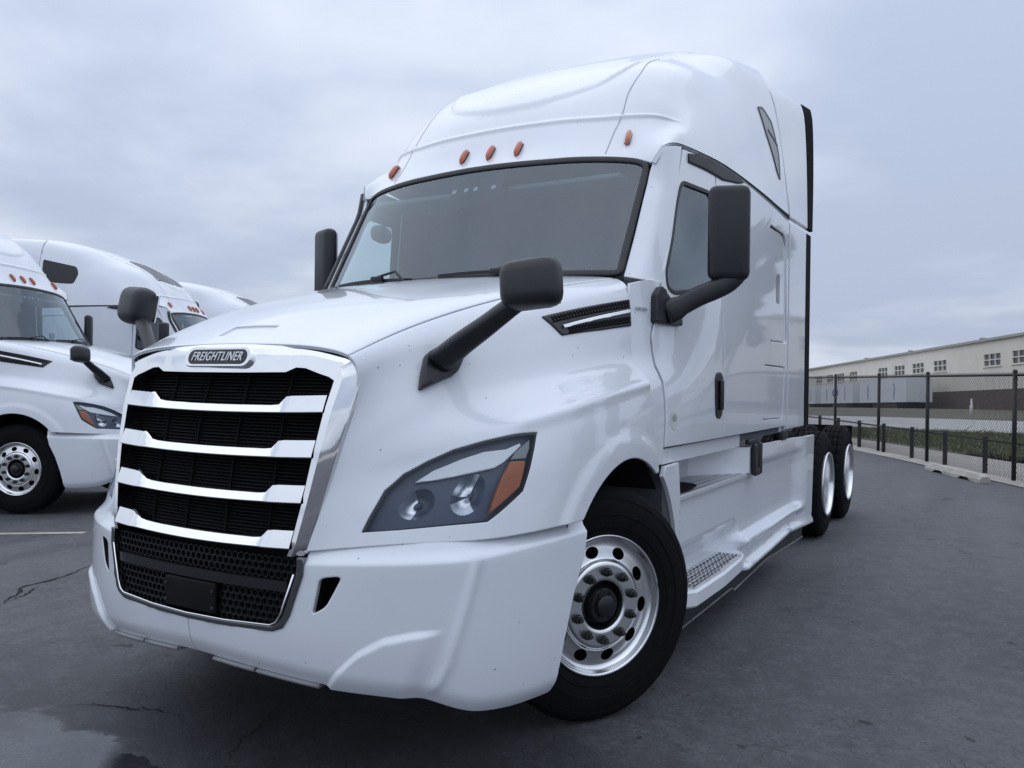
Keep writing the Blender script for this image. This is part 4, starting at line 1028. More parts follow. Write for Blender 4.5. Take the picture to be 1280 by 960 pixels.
        P('locker_door', side, inset(low, .006), h=.05, sx=sx, off=-.002, t=.012, bev=.004)
        P('hatch_backing', side, [(3.5, 1.19), (4.34, 1.19), (4.34, 2.62), (3.5, 2.62)], h=.2, sx=sx, off=-.03, t=.005, mats=('gap',), bev=0)
        # side extender behind the sleeper with its rubber edge
        P('side_extender', side, [(4.362, 1.14), (4.362, 2.688), (4.965, 2.705), (4.965, 1.14)], h=.08, sx=sx, off=.004, t=.025)
        P('rubber_edge', side, [(4.968, 1.14), (4.968, 2.706), (5.15, 2.712), (5.15, 1.14)], h=.1, sx=sx, off=.006, t=.025, mats=('rubber',))
        ux = orient(Surf([[(1.226, 4.362, 2.725), (1.180, 4.325, 3.13), (1.142, 4.315, 3.4), (1.098, 4.31, 3.62), (1.045, 4.31, 3.735)],
                          [(1.230, 4.75, 2.735), (1.208, 4.75, 3.13), (1.186, 4.75, 3.43), (1.158, 4.75, 3.66), (1.118, 4.75, 3.77)],
                          [(1.236, 5.15, 2.745), (1.238, 5.15, 3.13), (1.234, 5.15, 3.45), (1.224, 5.15, 3.67), (1.205, 5.15, 3.765)]], n=(30, 30), sm=(1, 1)), (0, 4.7, 3.2))
        P('roof_extender', ux, [(0, 0), (.77, 0), (.77, 1), (0, 1)], h=.08, sx=sx, t=.025)
        P('upper_rubber_edge', ux, [(.773, 0), (1, 0), (1, 1), (.773, 1)], h=.08, sx=sx, off=.003, t=.025, mats=('rubber',))
        # main mirror
        if sx > 0: mc, arm_end = (1.412, 2.06, 2.225), (1.462, 2.09, 2.025)
        else: mc, arm_end = (1.315, 2.10, 2.235), (1.355, 2.11, 2.03)
        T = Matrix.Translation((mc[0], mc[1], mc[2])) @ Matrix.Rotation(math.radians(22), 4, 'Z')
        mm = B(MB().rbox((0, 0, 0), (.205, .095, .475), .042, 0, T), 'side_mirror', 'black_plastic', root)
        B(MB().rbox((0, .044, .0), (.165, .012, .43), .03, 0, T), 'mirror_face', 'mirror_glass', mm)
        c = curve([(1.145, 1.89, 1.815), (1.21, 1.935, 1.858), (1.28, 1.98, 1.905), (arm_end[0] - .07, 2.05, 1.965), arm_end], 14)
        B(MB().sweep([tuple(x) for x in c], [(.036, .060)] * 3 + [(.034, .050)] * 9 + [(.034, .046), (.03, .04)], 12, 0, (0, 0, 1), 2.6), 'mirror_arm', 'black_plastic', mm)
        panel('mirror_foot', side, rounded([(1.778, 1.768), (1.80, 1.905), (1.86, 1.955), (1.94, 1.90), (2.06, 1.79), (2.05, 1.765)], .015), h=.03, off=.03, t=.03, sx=sx, mats=('black_plastic',), bev=.008, parent=mm)
        if sx < 0:
            T = Matrix.Translation((-1.27, 2.62, 2.52)) @ Matrix.Rotation(math.radians(20), 4, 'Z')
            MB().rbox((0, 0, 0), (.12, .20, .12), .05, 0, T).sweep([(-1.15, 2.62, 2.66), (-1.22, 2.62, 2.62), (-1.26, 2.62, 2.55)], [.018] * 3, 8).build('lookdown_mirror', 'black_plastic', root)
        # name on the cowl
        T = place(side, 1.700, 1.828, 1, .002) if sx > 0 else place(side, 1.700, 1.828, -1, .002)
        text_mesh('cowl_lettering', 'CASCADIA', .023, 0, .0015, root, 'decal_grey', T @ Matrix(((0, 0, 1, 0), (1, 0, 0, 0), (0, 1, 0, 0), (0, 0, 0, 1))) @ Matrix.Diagonal((.85, 1, 1, 1)))
        # --- chassis fairing
        zs_ = [.28, .31, .325, .345, .42, .455, .478, .492, .53, .56, .84, .93, .955, 1.0, 1.08]
        xs_ = [1.228, 1.242, 1.238, 1.196, 1.192, 1.228, 1.236, 1.226, 1.172, 1.164, 1.170, 1.182, 1.206, 1.198, 1.180]
        def zl(y): return np.interp(y, [1.9, 3.25, 3.8, 4.45, 4.95, 5.34], [.315, .295, .315, .345, .318, .302])
        def fx(y, z):
            z0 = z; z = z - (zl(y) - .295) * np.clip((.52 - z) / .1, 0, 1)
            a = np.interp(z, zs_, xs_); fl_ = np.interp(z, [.28, .31, .325, .345, 1.08], [1.238, 1.242, 1.238, 1.224, 1.222])
            wgt = sst(4.75, 5.15, y); st = sst(3.24, 3.08, y) * sst(.64, .50, z)
            fr_ = sst(2.00, 1.97, y)
            a = a * (1 - st) + 1.085 * st
            x = a * (1 - wgt) + fl_ * wgt; x = x * (1 - fr_) + 1.212 * fr_
            return x, y, z0
        fs = orient(Fn(fx, (1.7, 5.5), (.27, 1.09)), (0, 3.5, .6))
        af = [(1.3 + .63 * math.cos(a), .56 + .63 * math.sin(a)) for a in np.linspace(math.radians(-14), math.radians(48), 12)]
        fo = [(1.985, .315)] + af + [(1.75, 1.075), (1.94, 1.078), (1.975, .872), (3.32, .862), (3.44, 1.067), (4.6, 1.055), (5.44, 1.042), (5.34, .302)] + [(y_, float(zl(y_))) for y_ in np.linspace(5.25, 3.25, 16)]
        ch = P('chassis_fairing', fs, fo, h=.03, sx=sx, t=.02, bev=.004, guides=[([(y_, z_ + (float(zl(y_)) - .295) * min(1, max(0, (.52 - z_) / .1))) for y_ in np.linspace(1.95, 5.4, 24)], (0,)) for z_ in zs_[1:-1]] + [([(y_, .3), (y_, .56)], (0,)) for y_ in (3.11, 3.15, 3.19, 3.23)])
        # upper step: tread, walls
        B(MB().prism([(.92, 1.975), (1.192, 1.965), (1.192, 3.33), (.92, 2.95)], .872, .898, 2, 0, None, .004), 'upper_step', 'tread_plate', root)
        mb = MB()
        for i in range(34):
            for j in range(3):
                y = 2.0 + i * .038; x = 1.168 - j * .05
                if y > 2.95 + (x - .92) * 1.35 - .03: continue
                mb.box((x, y, .900), (.026, .014, .006))
        tag(B(mb, 'tread_tooth', 'aluminium', root), kind='stuff')
        q = B(MB().prism(rounded([(.96, 2.02), (1.15, 2.02), (1.17, 2.2), (1.13, 2.5), (1.02, 2.56), (.95, 2.45)], .05, 4), .899, .908, 2, 0, None, .002), 'step_mat', 'rubber', root)
        B(MB().prism([(1.9, .86), (3.0, .86), (3.0, 1.11), (1.9, 1.11)], .905, .925, 0), 'step_back', 'tread_plate', root)
        B(MB().prism([(.915, 2.93), (1.203, 3.335), (1.203, 3.44), (.9, 3.2)], .895, 1.067, 2, 0, None, .006), 'step_end', 'paint_plain', root)
        B(MB().prism([(.92, 1.76), (1.19, 1.76), (1.19, 1.965), (.92, 1.965)], .45, 1.075, 2), 'step_post', 'liner', root)
        B(MB().box((1.155, 2.46, 1.118), (.06, 1.40, .074)), 'sill', 'paint_plain', root)
        B(MB().box((1.172, 1.775, 1.112), (.02, .03, .045)), 'sill_reflector', 'red_lens', root)
        mb = MB().rbox((1.222, 3.40, .985), (.03, .085, .20), .01); mb.rbox((1.222, 3.52, .985), (.03, .07, .21), .01); mb.rbox((1.222, 3.46, .90), (.028, .12, .05), .01); mb.rbox((1.20, 3.36, 1.10), (.03, .14, .035), .01)
        B(mb, 'step_bracket', 'black_plastic', root)
        # lower step
        ls = [(1.05, 1.985), (1.235, 1.99), (1.278, 2.06), (1.282, 2.55), (1.262, 2.95), (1.235, 3.12), (1.18, 3.2), (1.05, 3.2)]
        B(MB().prism(ls, .335, .425, 2, 0, None, .012), 'lower_step', 'paint_plain', root)
        mb = MB().prism([(1.105, 2.04), (1.262, 2.07), (1.268, 2.5), (1.252, 2.93), (1.232, 3.05), (1.105, 3.05)], .424, .430, 2)
        B(mb, 'step_tread', 'tread_plate', root)
        mb = MB()
        for i in range(30):
            y = 2.09 + i * .0315
            for j in range(6):
                x = 1.116 + j * .025 + (.0 if i % 2 else .006)
                if x < 1.250 - .035 * max(0, (y - 2.5)): mb.rbox((x, y, .430), (.017, .017, .004), .0018, 0, None, (0, 1))
        tag(B(mb, 'tread_slot', 'gap', root), kind='stuff')
        mb = MB()
        for x in (1.104, 1.155, 1.205, 1.255): mb.prism([(x - .002, 2.08), (x + .002, 2.08), (x + .002 - .012, 3.02), (x - .002 - .012, 3.02)], .430, .434, 2)
        B(mb, 'tread_rib', 'aluminium', root)
        # rubber skirt
        sk = [(1.99, .33), (1.985, .215), (3.0, .225), (3.05, .20), (3.9, .245), (5.05, .205), (5.13, .21), (5.2, .32), (4.45, .35), (3.25, .305)]
        B(MB().prism(sk, 1.17, 1.186, 0), 'skirt', 'black_plastic', root)
        mb = MB(); q = [(1.19, 1.985, .214), (1.19, 3.0, .224), (1.19, 3.05, .2), (1.19, 3.9, .244), (1.19, 5.05, .205), (1.19, 5.12, .21)]; mb.sweep(q, [(.008, .006)] * 6, 6); B(mb, 'skirt_edge', 'frame_grey', root)
        # running gear
        front_wheel(root, sx, math.radians(-30))
        rear_wheel(root, sx, 6.437); rear_wheel(root, sx, 7.754)
        mb = MB().box((.43, 5.1, .92), (.09, 7.0, .27)); B(mb, 'frame_rail', 'frame_grey', root)
        B(MB().rbox((.74, 4.15, .62), (.60, 1.9, .62), .18), 'fuel_tank', 'steel_dark', root)
        B(MB().box((.80, 8.42, .62), (.62, .012, .75)), 'mud_flap', 'rubber', root)
        B(MB().cyl((.86, 4.62, 1.1), (.86, 4.62, 3.5), .075, n=16), 'exhaust_stack', 'steel_dark', root) if sx < 0 else None
        B(MB().rbox((1.16, 4.42, 1.09), (.08, .2, .08), .02), 'fairing_bracket', 'black_plastic', root)
    mb = MB().rbox((0, .95, .93), (.95, 1.2, .85), .08); mb.build('engine', 'gap', root)
    mb = MB()
    for y in (1.27, 6.437, 7.754): mb.cyl((-.95, y, .50), (.95, y, .50), .09 if y > 2 else .06, n=14)
    mb.build('axle', 'steel_dark', root)
    mb = MB().prism([(-.45, 6.5), (.45, 6.5), (.45, 7.1), (.12, 7.5), (.06, 7.1), (-.06, 7.1), (-.12, 7.5), (-.45, 7.1)], 1.16, 1.22, 2, 0, None, .012); mb.box((0, 6.9, 1.10), (.8, .5, .13)); mb.build('fifth_wheel', 'steel_dark', root)
    mb = MB().box((0, 8.35, .92), (.95, .08, .2)); mb.build('cross_member', 'steel_dark', root)
    return root
def _disc(T, r, n=16):
    a = math.pi / 4 if n == 4 else 0
    return [tuple(T @ Vector((0, r * math.cos(2 * math.pi * k / n + a), r * math.sin(2 * math.pi * k / n + a)))) for k in range(n)], [tuple(range(n))]
def copy_tree(o, parent=None, skip=()):
    c = o.copy(); col.objects.link(c)
    if parent is not None: c.parent = parent; c.matrix_parent_inverse = o.matrix_parent_inverse.copy()
    for ch in list(o.children):
        if ch.name.split('.')[0] not in skip: copy_tree(ch, c, skip)
    return c
# ---------------------------------------------------------------- ground and surroundings
Fh = np.array([_F.x, _F.y]) / math.hypot(_F.x, _F.y)
def gz(x, y):
    """the yard falls gently to one side, the street falls away beyond it"""
    x = np.asarray(x, float); y = np.asarray(y, float)
    a = -.0235 * np.clip(-x - 1.5, 0, 14)
    D = (x - CAM.x) * Fh[0] + (y - CAM.y) * Fh[1]
    t = np.clip(D - 46, 0, None); b = -.032 * np.where(t < 16, t * t / 32, t - 8); b = np.maximum(b, -4.0)
    return a * np.clip(1 - (np.hypot(x, y) - 30) / 30, 0, 1) + b
def node_mat(name):
    m = bpy.data.materials.new(name); m.use_nodes = True; M[name] = m; t = m.node_tree
    return t, t.nodes['Principled BSDF'], t.nodes.new, t.links.new
def asphalt():
    t, b, N, L = node_mat('asphalt')
    def mth(op, a, b_=None, c=None, cl=False):
        n = N('ShaderNodeMath'); n.operation = op; n.use_clamp = cl
        for i, x in enumerate((a, b_, c)):
            if x is None: continue
            if isinstance(x, (int, float)): n.inputs[i].default_value = x
            else: L(x, n.inputs[i])
        return n.outputs[0]
    def noise(s, d=6, r=.6, dist=0, vec=None):
        n = N('ShaderNodeTexNoise'); n.inputs['Scale'].default_value = s; n.inputs['Detail'].default_value = d; n.inputs['Roughness'].default_value = r; n.inputs['Distortion'].default_value = dist
        L(vec or tc.outputs['Object'], n.inputs['Vector']); return n.outputs[0]
    def mr(x, a, b_, c, d):
        n = N('ShaderNodeMapRange'); n.interpolation_type = 'SMOOTHSTEP'; L(x, n.inputs[0])
        for i, q in enumerate((a, b_, c, d)): n.inputs[i + 1].default_value = q
        return n.outputs[0]
    tc = N('ShaderNodeTexCoord')
    mp = N('ShaderNodeMapping'); mp.inputs['Rotation'].default_value = (0, 0, .62); mp.inputs['Scale'].default_value = (1, .16, 1); L(tc.outputs['Object'], mp.inputs['Vector'])
    big = noise(.35, 5); streak = noise(1.2, 6, .6, .4, mp.outputs[0]); fine = noise(170, 4, .75); mid = noise(13, 9, .75)
    # cracks: cell borders of warped noise, only here and there
    wv = N('ShaderNodeTexNoise'); wv.inputs['Scale'].default_value = 1.6; wv.inputs['Detail'].default_value = 7; L(tc.outputs['Object'], wv.inputs['Vector'])
    vm = N('ShaderNodeVectorMath'); vm.operation = 'SCALE'; vm.inputs['Scale'].default_value = .7; L(wv.outputs['Color'], vm.inputs[0])
    va = N('ShaderNodeVectorMath'); va.operation = 'ADD'; L(tc.outputs['Object'], va.inputs[0]); L(vm.outputs[0], va.inputs[1])
    vo = N('ShaderNodeTexVoronoi'); vo.feature = 'DISTANCE_TO_EDGE'; vo.inputs['Scale'].default_value = .42; L(va.outputs[0], vo.inputs['Vector'])
    crw = mr(noise(2.2, 4), .35, .7, .0003, .006)
    ck = mth('MULTIPLY', mth('LESS_THAN', vo.outputs['Distance'], crw), mr(noise(.55, 3), .53, .66, 0, .6))
    vo2 = N('ShaderNodeTexVoronoi'); vo2.feature = 'DISTANCE_TO_EDGE'; vo2.inputs['Scale'].default_value = 9.0; L(va.outputs[0], vo2.inputs['Vector'])
    ck2 = mth('MULTIPLY', mth('LESS_THAN', vo2.outputs['Distance'], .035), mr(noise(.9, 4), .56, .70, 0, .6))
    crack = mth('MAXIMUM', ck, ck2)
    # flakes where the seal coat is gone, and a few tar spots
    spot = mr(noise(5.5, 3, .5), .70, .715, 0, 1)
    st_ = N('ShaderNodeTexVoronoi'); st_.inputs['Scale'].default_value = 75; L(tc.outputs['Object'], st_.inputs['Vector']); sg_ = N('ShaderNodeSeparateColor'); L(st_.outputs['Color'], sg_.inputs[0])
    stone = mth('MULTIPLY', sg_.outputs[0], mr(noise(6, 5, .7), .4, .6, .05, .16))
    tone = mth('ADD', mth('ADD', mth('MULTIPLY', big, .28), mth('MULTIPLY', streak, .36)), mth('ADD', mth('MULTIPLY', mid, .30), mth('MULTIPLY', mth('ADD', fine, noise(48, 5, .8)), .22)))
    cr = N('ShaderNodeValToRGB'); tone2 = mth('ADD', tone, mth('SUBTRACT', stone, .05)); L(tone2, cr.inputs[0])
    cr.color_ramp.elements[0].position = .48; cr.color_ramp.elements[0].color = (.022, .023, .027, 1)
    cr.color_ramp.elements[1].position = .80; cr.color_ramp.elements[1].color = (.124, .128, .140, 1)
    # water standing in a low spot in front of the bumper, damp around it, and shade painted in under the nose
    sp = N('ShaderNodeSeparateXYZ'); L(tc.outputs['Object'], sp.inputs[0])
    dx = mth('MULTIPLY', mth('SUBTRACT', sp.outputs[0], -.62), 1 / 1.15); dy = mth('MULTIPLY', mth('SUBTRACT', sp.outputs[1], -.40), 1 / .52)
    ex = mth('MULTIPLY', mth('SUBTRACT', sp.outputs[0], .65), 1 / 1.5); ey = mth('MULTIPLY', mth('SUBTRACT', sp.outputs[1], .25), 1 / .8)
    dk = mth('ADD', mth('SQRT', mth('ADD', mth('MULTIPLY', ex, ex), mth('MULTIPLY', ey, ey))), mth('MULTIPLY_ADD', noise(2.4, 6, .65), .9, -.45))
    dk = mr(dk, 1.4, .7, 0, 1)  # patch below the front end: damp plus the truck's shade put into the colour
    rr = mth('SQRT', mth('ADD', mth('MULTIPLY', dx, dx), mth('MULTIPLY', dy, dy)))
    rr = mth('ADD', rr, mth('MULTIPLY_ADD', noise(3.2, 6, .65), 1.1, -.55))
    wet = mr(rr, .98, .80, 0, 1); damp = mr(rr, 2.3, .9, 0, 1)
    mx = N('ShaderNodeMix'); mx.data_type = 'RGBA'; L(mth('MAXIMUM', crack, mth('MULTIPLY', spot, .75)), mx.inputs[0]); L(cr.outputs[0], mx.inputs[6]); mx.inputs[7].default_value = (.010, .010, .011, 1)
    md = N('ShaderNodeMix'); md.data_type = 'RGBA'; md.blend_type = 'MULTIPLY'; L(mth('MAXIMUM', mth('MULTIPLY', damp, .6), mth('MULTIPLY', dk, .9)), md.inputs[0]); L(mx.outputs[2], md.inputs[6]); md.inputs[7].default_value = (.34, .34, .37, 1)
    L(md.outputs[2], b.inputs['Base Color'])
    ro = mr(tone, .4, .75, .50, .72); ro = mth('SUBTRACT', ro, mth('MULTIPLY', damp, .16))
    rm = N('ShaderNodeMix'); L(wet, rm.inputs[0]); L(ro, rm.inputs[2]); rm.inputs[3].default_value = .05; L(rm.outputs[0], b.inputs['Roughness'])
    hgt = mth('SUBTRACT', mth('ADD', mth('MULTIPLY', fine, .5), mth('MULTIPLY', mid, .9)), mth('MULTIPLY', crack, 2.0))
    bp = N('ShaderNodeBump'); bp.inputs['Distance'].default_value = .018; L(hgt, bp.inputs['Height']); L(mth('MULTIPLY_ADD', wet, -.62, .65), bp.inputs['Strength']); L(bp.outputs[0], b.inputs['Normal'])
    b.inputs['Specular IOR Level'].default_value = .5
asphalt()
def ground_mat(name, c0, c1, scale, rough=.9, detail=.5):
    t, b, N, L = node_mat(name); tc = N('ShaderNodeTexCoord'); n = N('ShaderNodeTexNoise'); n.inputs['Scale'].default_value = scale; n.inputs['Detail'].default_value = 9; n.inputs['Roughness'].default_value = .7
    L(tc.outputs['Object'], n.inputs['Vector']); r = N('ShaderNodeValToRGB'); L(n.outputs[0], r.inputs[0]); r.color_ramp.elements[0].position = .32; r.color_ramp.elements[1].position = .68
    r.color_ramp.elements[0].color = (*c0, 1); r.color_ramp.elements[1].color = (*c1, 1); L(r.outputs[0], b.inputs['Base Color']); b.inputs['Roughness'].default_value = rough
ground_mat('grass_soil', (.06, .07, .035), (.11, .115, .06), 1.2)
ground_mat('grass_blades', (.06, .08, .028), (.14, .15, .07), .8)
ground_mat('concrete', (.30, .285, .26), (.42, .40, .37), 1.5)
ground_mat('road_grey', (.36, .355, .345), (.47, .465, .455), .5)
ground_mat('field', (.075, .075, .05), (.14, .13, .09), .3)
ground_mat('line_paint', (.30, .28, .22), (.55, .52, .43), 14)
def sheet(name, poly, dz, material, h=None, kind='structure'):
    h = h or 3.0
    lp = densify(poly, h); k = len(lp); P_ = np.array(poly); lo, hi = P_.min(0), P_.max(0)
    gx, gy = np.meshgrid(np.arange(lo[0] + h / 2, hi[0], h), np.arange(lo[1] + h / 2, hi[1], h)); G = np.c_[gx.ravel(), gy.ravel()]
    G = G[inside(lp, G)]; G = G[edge_dist(lp, G) > h * .4] if len(G) else G
    res = geometry.delaunay_2d_cdt([Vector(p) for p in lp] + [Vector(p) for p in G], [(i, (i + 1) % k) for i in range(k)], [], 0, 1e-6)
    V = np.array([tuple(p) for p in res[0]]); T = np.array(res[2]); T = T[inside(lp, V[T].mean(1))]
    z = gz(V[:, 0], V[:, 1]) + dz
    me = bpy.data.meshes.new(name); me.from_pydata([(a, b_, c) for (a, b_), c in zip(V, z)], [], [tuple(int(i) for i in f) for f in T]); 
    me.polygons.foreach_set('use_smooth', [True] * len(me.polygons)); me.update()
    o = link(name, me, None, [material]); tag(o, kind=kind); return o
# one sheet out to the horizon, finer near the trucks
r_ = np.r_[0, np.geomspace(1.5, 3500, 60)]; th = np.linspace(0, 2 * math.pi, 97)[:-1]
V = [(0, 3, 0)] + [(r * math.cos(a), 3 + r * math.sin(a), 0) for r in r_[1:] for a in th]; n_ = len(th)
Fc = [(0, 1 + i, 1 + (i + 1) % n_) for i in range(n_)] + [(1 + k * n_ + i, 1 + (k + 1) * n_ + i, 1 + (k + 1) * n_ + (i + 1) % n_, 1 + k * n_ + (i + 1) % n_) for k in range(len(r_) - 2) for i in range(n_)]
V = [(x, y, float(gz(x, y))) for x, y, _ in V]
me = bpy.data.meshes.new('ground'); me.from_pydata(V, [], Fc); me.polygons.foreach_set('use_smooth', [True] * len(Fc)); me.update()
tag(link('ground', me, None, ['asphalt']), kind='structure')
def ln(p, q, t): return (p[0] + (q[0] - p[0]) * t, p[1] + (q[1] - p[1]) * t)
yr = lambda x: 28.22 - .1075 * (x - 3.36); yf = lambda x: 39.43 - .1164 * (x - 3.645)
sheet('pavement', [(-5.9, 29.0), (21.5, -23.3), (25.0, -17.0), (-5.2, 29.1)], .012, 'concrete')
sheet('lawn', [(-5.2, 29.1), (25.0, -17.0), (60, -17), (60, yr(60))], .022, 'grass_soil')
sheet('road', [(-60, yr(-60)), (80, yr(80)), (80, yf(80)), (-60, yf(-60))], .008, 'road_grey', 4)
sheet('verge', [(-60, yf(-60)), (80, yf(80)), (80, 54), (12, 52), (-40, 160), (-140, 160)], .016, 'field', 6)
sheet('parking_line', [(-9.0, .54), (-8.95, .46), (-5.17, 2.83), (-5.22, 2.92)], .004, 'line_paint', 1)
# open cracks in the old asphalt
def crack(pts, wd):
    P_ = curve(pts, 26); P_ = P_ + rng.normal(0, .010, P_.shape); t_ = np.gradient(P_, axis=0); t_ /= np.linalg.norm(t_, axis=1, keepdims=True); n_2 = np.c_[-t_[:, 1], t_[:, 0]]
    ww = wd * (.35 + rng.random(26)) * np.sin(np.linspace(.15, math.pi - .1, 26)) ; sheet('crack', [tuple(x) for x in P_ + n_2 * ww[:, None]] + [tuple(x) for x in (P_ - n_2 * ww[:, None])[::-1]], .004, 'gap', 1)
crack([(-3.025, .926), (-3.226, 1.137), (-3.435, 1.353), (-3.44, 1.495), (-3.514, 1.693), (-3.695, 1.976)], .013)
crack([(-3.06, 1.0), (-3.20, 1.20), (-3.36, 1.36)], .007)
crack([(-1.006, .112), (-.889, .218), (-.707, .27), (-.589, .324), (-.413, .324)], .005)
crack([(.043, .156), (-.055, .30), (-.12, .488), (-.219, .684)], .004)
# grass blades on the lawn beyond the fence
mb = MB(); g0 = []
LP = [(-4.4, 28.2), (3.9, 15.3), (7.0, 15.0), (7.0, 27.5)]
q = rng.uniform((-4.6, 15), (7, 28.5), (30000, 2)); q = q[inside(LP, q)]
for (x, y) in q[:15000]:
    a = rng.uniform(0, 6.28); hh = rng.uniform(.05, .13); wd = .014; z = float(gz(x, y)) + .02
    dx, dy = math.cos(a) * wd, math.sin(a) * wd; lx, ly = rng.normal(0, .03, 2)
    mb.add([(x - dx, y - dy, z), (x + dx, y + dy, z), (x + lx, y + ly, z + hh)], [(0, 1, 2)])
me = mb.mesh('grass', False); tag(link('grass', me, None, ['grass_blades']), kind='stuff')

# ---------------------------------------------------------------- chain link fence
FD = np.array([-.455, .89]); FD /= np.linalg.norm(FD); F0 = np.array([2.833, 13.069])
mat('fence_black', (.012, .012, .013), .55)
cf = empty('chain_link_fence', (F0[0], F0[1], 0)); tag(cf, 'tall black chain link fence with round posts along the yard edge', 'fence')
def fpt(s, z, off=0): p = F0 + FD * s + np.array([FD[1], -FD[0]]) * off; return (p[0] - F0[0], p[1] - F0[1], z)
S0, S1 = -9.2, 14.2
posts = [-9.2, -6.1, -3.05, 0, 3.06, 5.5, 8.4, 11.3, 14.2]
for s in posts:
    m_ = MB().cyl(fpt(s, 0), fpt(s, 1.70), .032, n=12); m_.lathe([(0, .036), (.03, .036), (.05, .02), (.055, .001)], 12, 0, Matrix.Translation(fpt(s, 1.70)) @ Matrix.Rotation(-math.pi / 2, 4, 'Y'))
    m_.build('post', 'fence_black', cf)
for z, r in ((1.665, .022),): MB().cyl(fpt(S0, z), fpt(S1, z), r, n=10).build('top_rail', 'fence_black', cf)
mb = MB(); pit = .075; nz_ = 44; Hh = 1.66; k = int((S1 - S0) / pit)
zst = np.linspace(.03, Hh + .05, nz_ + 1)
for i in range(k):
    s = S0 + i * pit
    for ph in (0, 1):
        # one woven wire as a flat zigzag ribbon of two crossed faces
        c = [(s + (pit / 2 if (j + ph) % 2 else 0) + (pit / 2 if ph else 0) * 0, z, (.006 if (j + ph) % 2 else -.006)) for j, z in enumerate(zst)]
        if ph: continue
        w_ = .0078; vs = []
        for (a, z, o_) in c:
            vs += [fpt(a - w_, z, o_), fpt(a + w_, z, o_ + .001), fpt(a, z, o_ + .004)]
        mb.add(vs, [f for j in range(nz_) for f in ((j * 3, j * 3 + 1, j * 3 + 4, j * 3 + 3), (j * 3 + 1, j * 3 + 2, j * 3 + 5, j * 3 + 4), (j * 3 + 2, j * 3, j * 3 + 3, j * 3 + 5))])
        c2 = [(a + pit / 2 if (j % 2) else a + pit / 2 + 0, z, o_) for j, (a, z, o_) in enumerate(c)]
        vs = []
        for j, z in enumerate(zst):
            a = s + pit + (-pit / 2 if j % 2 else 0); o_ = -.006 if j % 2 else .006
            vs += [fpt(a - w_, z, o_), fpt(a + w_, z, o_ + .001), fpt(a, z, o_ + .004)]
        mb.add(vs, [f for j in range(nz_) for f in ((j * 3, j * 3 + 1, j * 3 + 4, j * 3 + 3), (j * 3 + 1, j * 3 + 2, j * 3 + 5, j * 3 + 4), (j * 3 + 2, j * 3, j * 3 + 3, j * 3 + 5))])
me = mb.mesh('wire_mesh', False); tag(link('wire_mesh', me, cf, ['fence_black']), kind='stuff')
# low guard rail just outside it
GD = np.array([-.478, .878]); G0 = np.array([2.432, 14.09])
gr = empty('guard_rail', (G0[0], G0[1], 0)); tag(gr, 'low black steel rail on square posts beside the chain link fence', 'guard rail')
def gpt(s, z): return (GD[0] * s, GD[1] * s, z)
for i in range(-6, 9):
    s = i * 1.37
    MB().rbox((GD[0] * s, GD[1] * s, .32), (.075, .075, .64), .012, 0, None, (0, .4, 1)).build('post', 'fence_black', gr)
MB().cyl(gpt(-8.5, .575), gpt(11.2, .575), .018, n=8).build('rail', 'fence_black', gr)
# concrete wheel stop
mat('old_concrete', (.42, .40, .36), .85, noise=(7, .25), bump=(60, .5, .006))
wc = np.array([2.02, 13.32]); 
prof = [(-.085, 0), (-.085, .05), (-.05, .125), (.05, .125), (.085, .05), (.085, 0)]
mb = MB(); xs = np.linspace(-.95, .95, 20); vs = []
for i, x in enumerate(xs):
    e = .75 if i in (0, 19) else 1
    cut = .045 if abs(abs(x) - .45) < .12 else 0
    for (y, z) in prof: vs.append((x, y * (.95 if e < 1 else 1), max(z * (e if z > .06 else 1), cut if z < .05 else 0) + rng.normal(0, .002)))
mb.add(vs, [(i * 6 + q, i * 6 + q + 1, (i + 1) * 6 + q + 1, (i + 1) * 6 + q) for i in range(19) for q in range(5)] + [tuple(range(6)), tuple(19 * 6 + q for q in range(6))[::-1]])
o = mb.build('wheel_stop', 'old_concrete'); o.location = (wc[0], wc[1], .002); o.rotation_euler = (0, 0, math.atan2(-.89, .455)); tag(o, 'pale concrete wheel stop lying in front of the fence', 'wheel stop')

# ---------------------------------------------------------------- warehouse across the street
mat('wall_cream', (.70, .66, .585), .85, noise=(.6, .08))
mat('brick_brown', (.115, .085, .075), .9, noise=(3, .3))
mat('trim_grey', (.35, .34, .32), .6)
mat('pane', (.05, .06, .07), .08, spec=.7)
mat('trailer_white', (.70, .72, .76), .5, noise=(1.5, .05))
mat('logo_blue', (.04, .07, .25), .5)
BD = np.array([-.43594, .89998]); BN = np.array([-BD[1], BD[0]])      # BN: outwards, to the street side (-x)
B0 = np.array([4.19, 61.55])
hd = math.atan2(BD[1], BD[0]); slope = -.032
wh = empty('warehouse', (B0[0], B0[1], 0)); wh.rotation_euler = (0, math.atan(-slope), hd)      # local x along the wall, +y towards -normal
tag(wh, 'long low cream warehouse with brown brick base and small windows', 'warehouse')
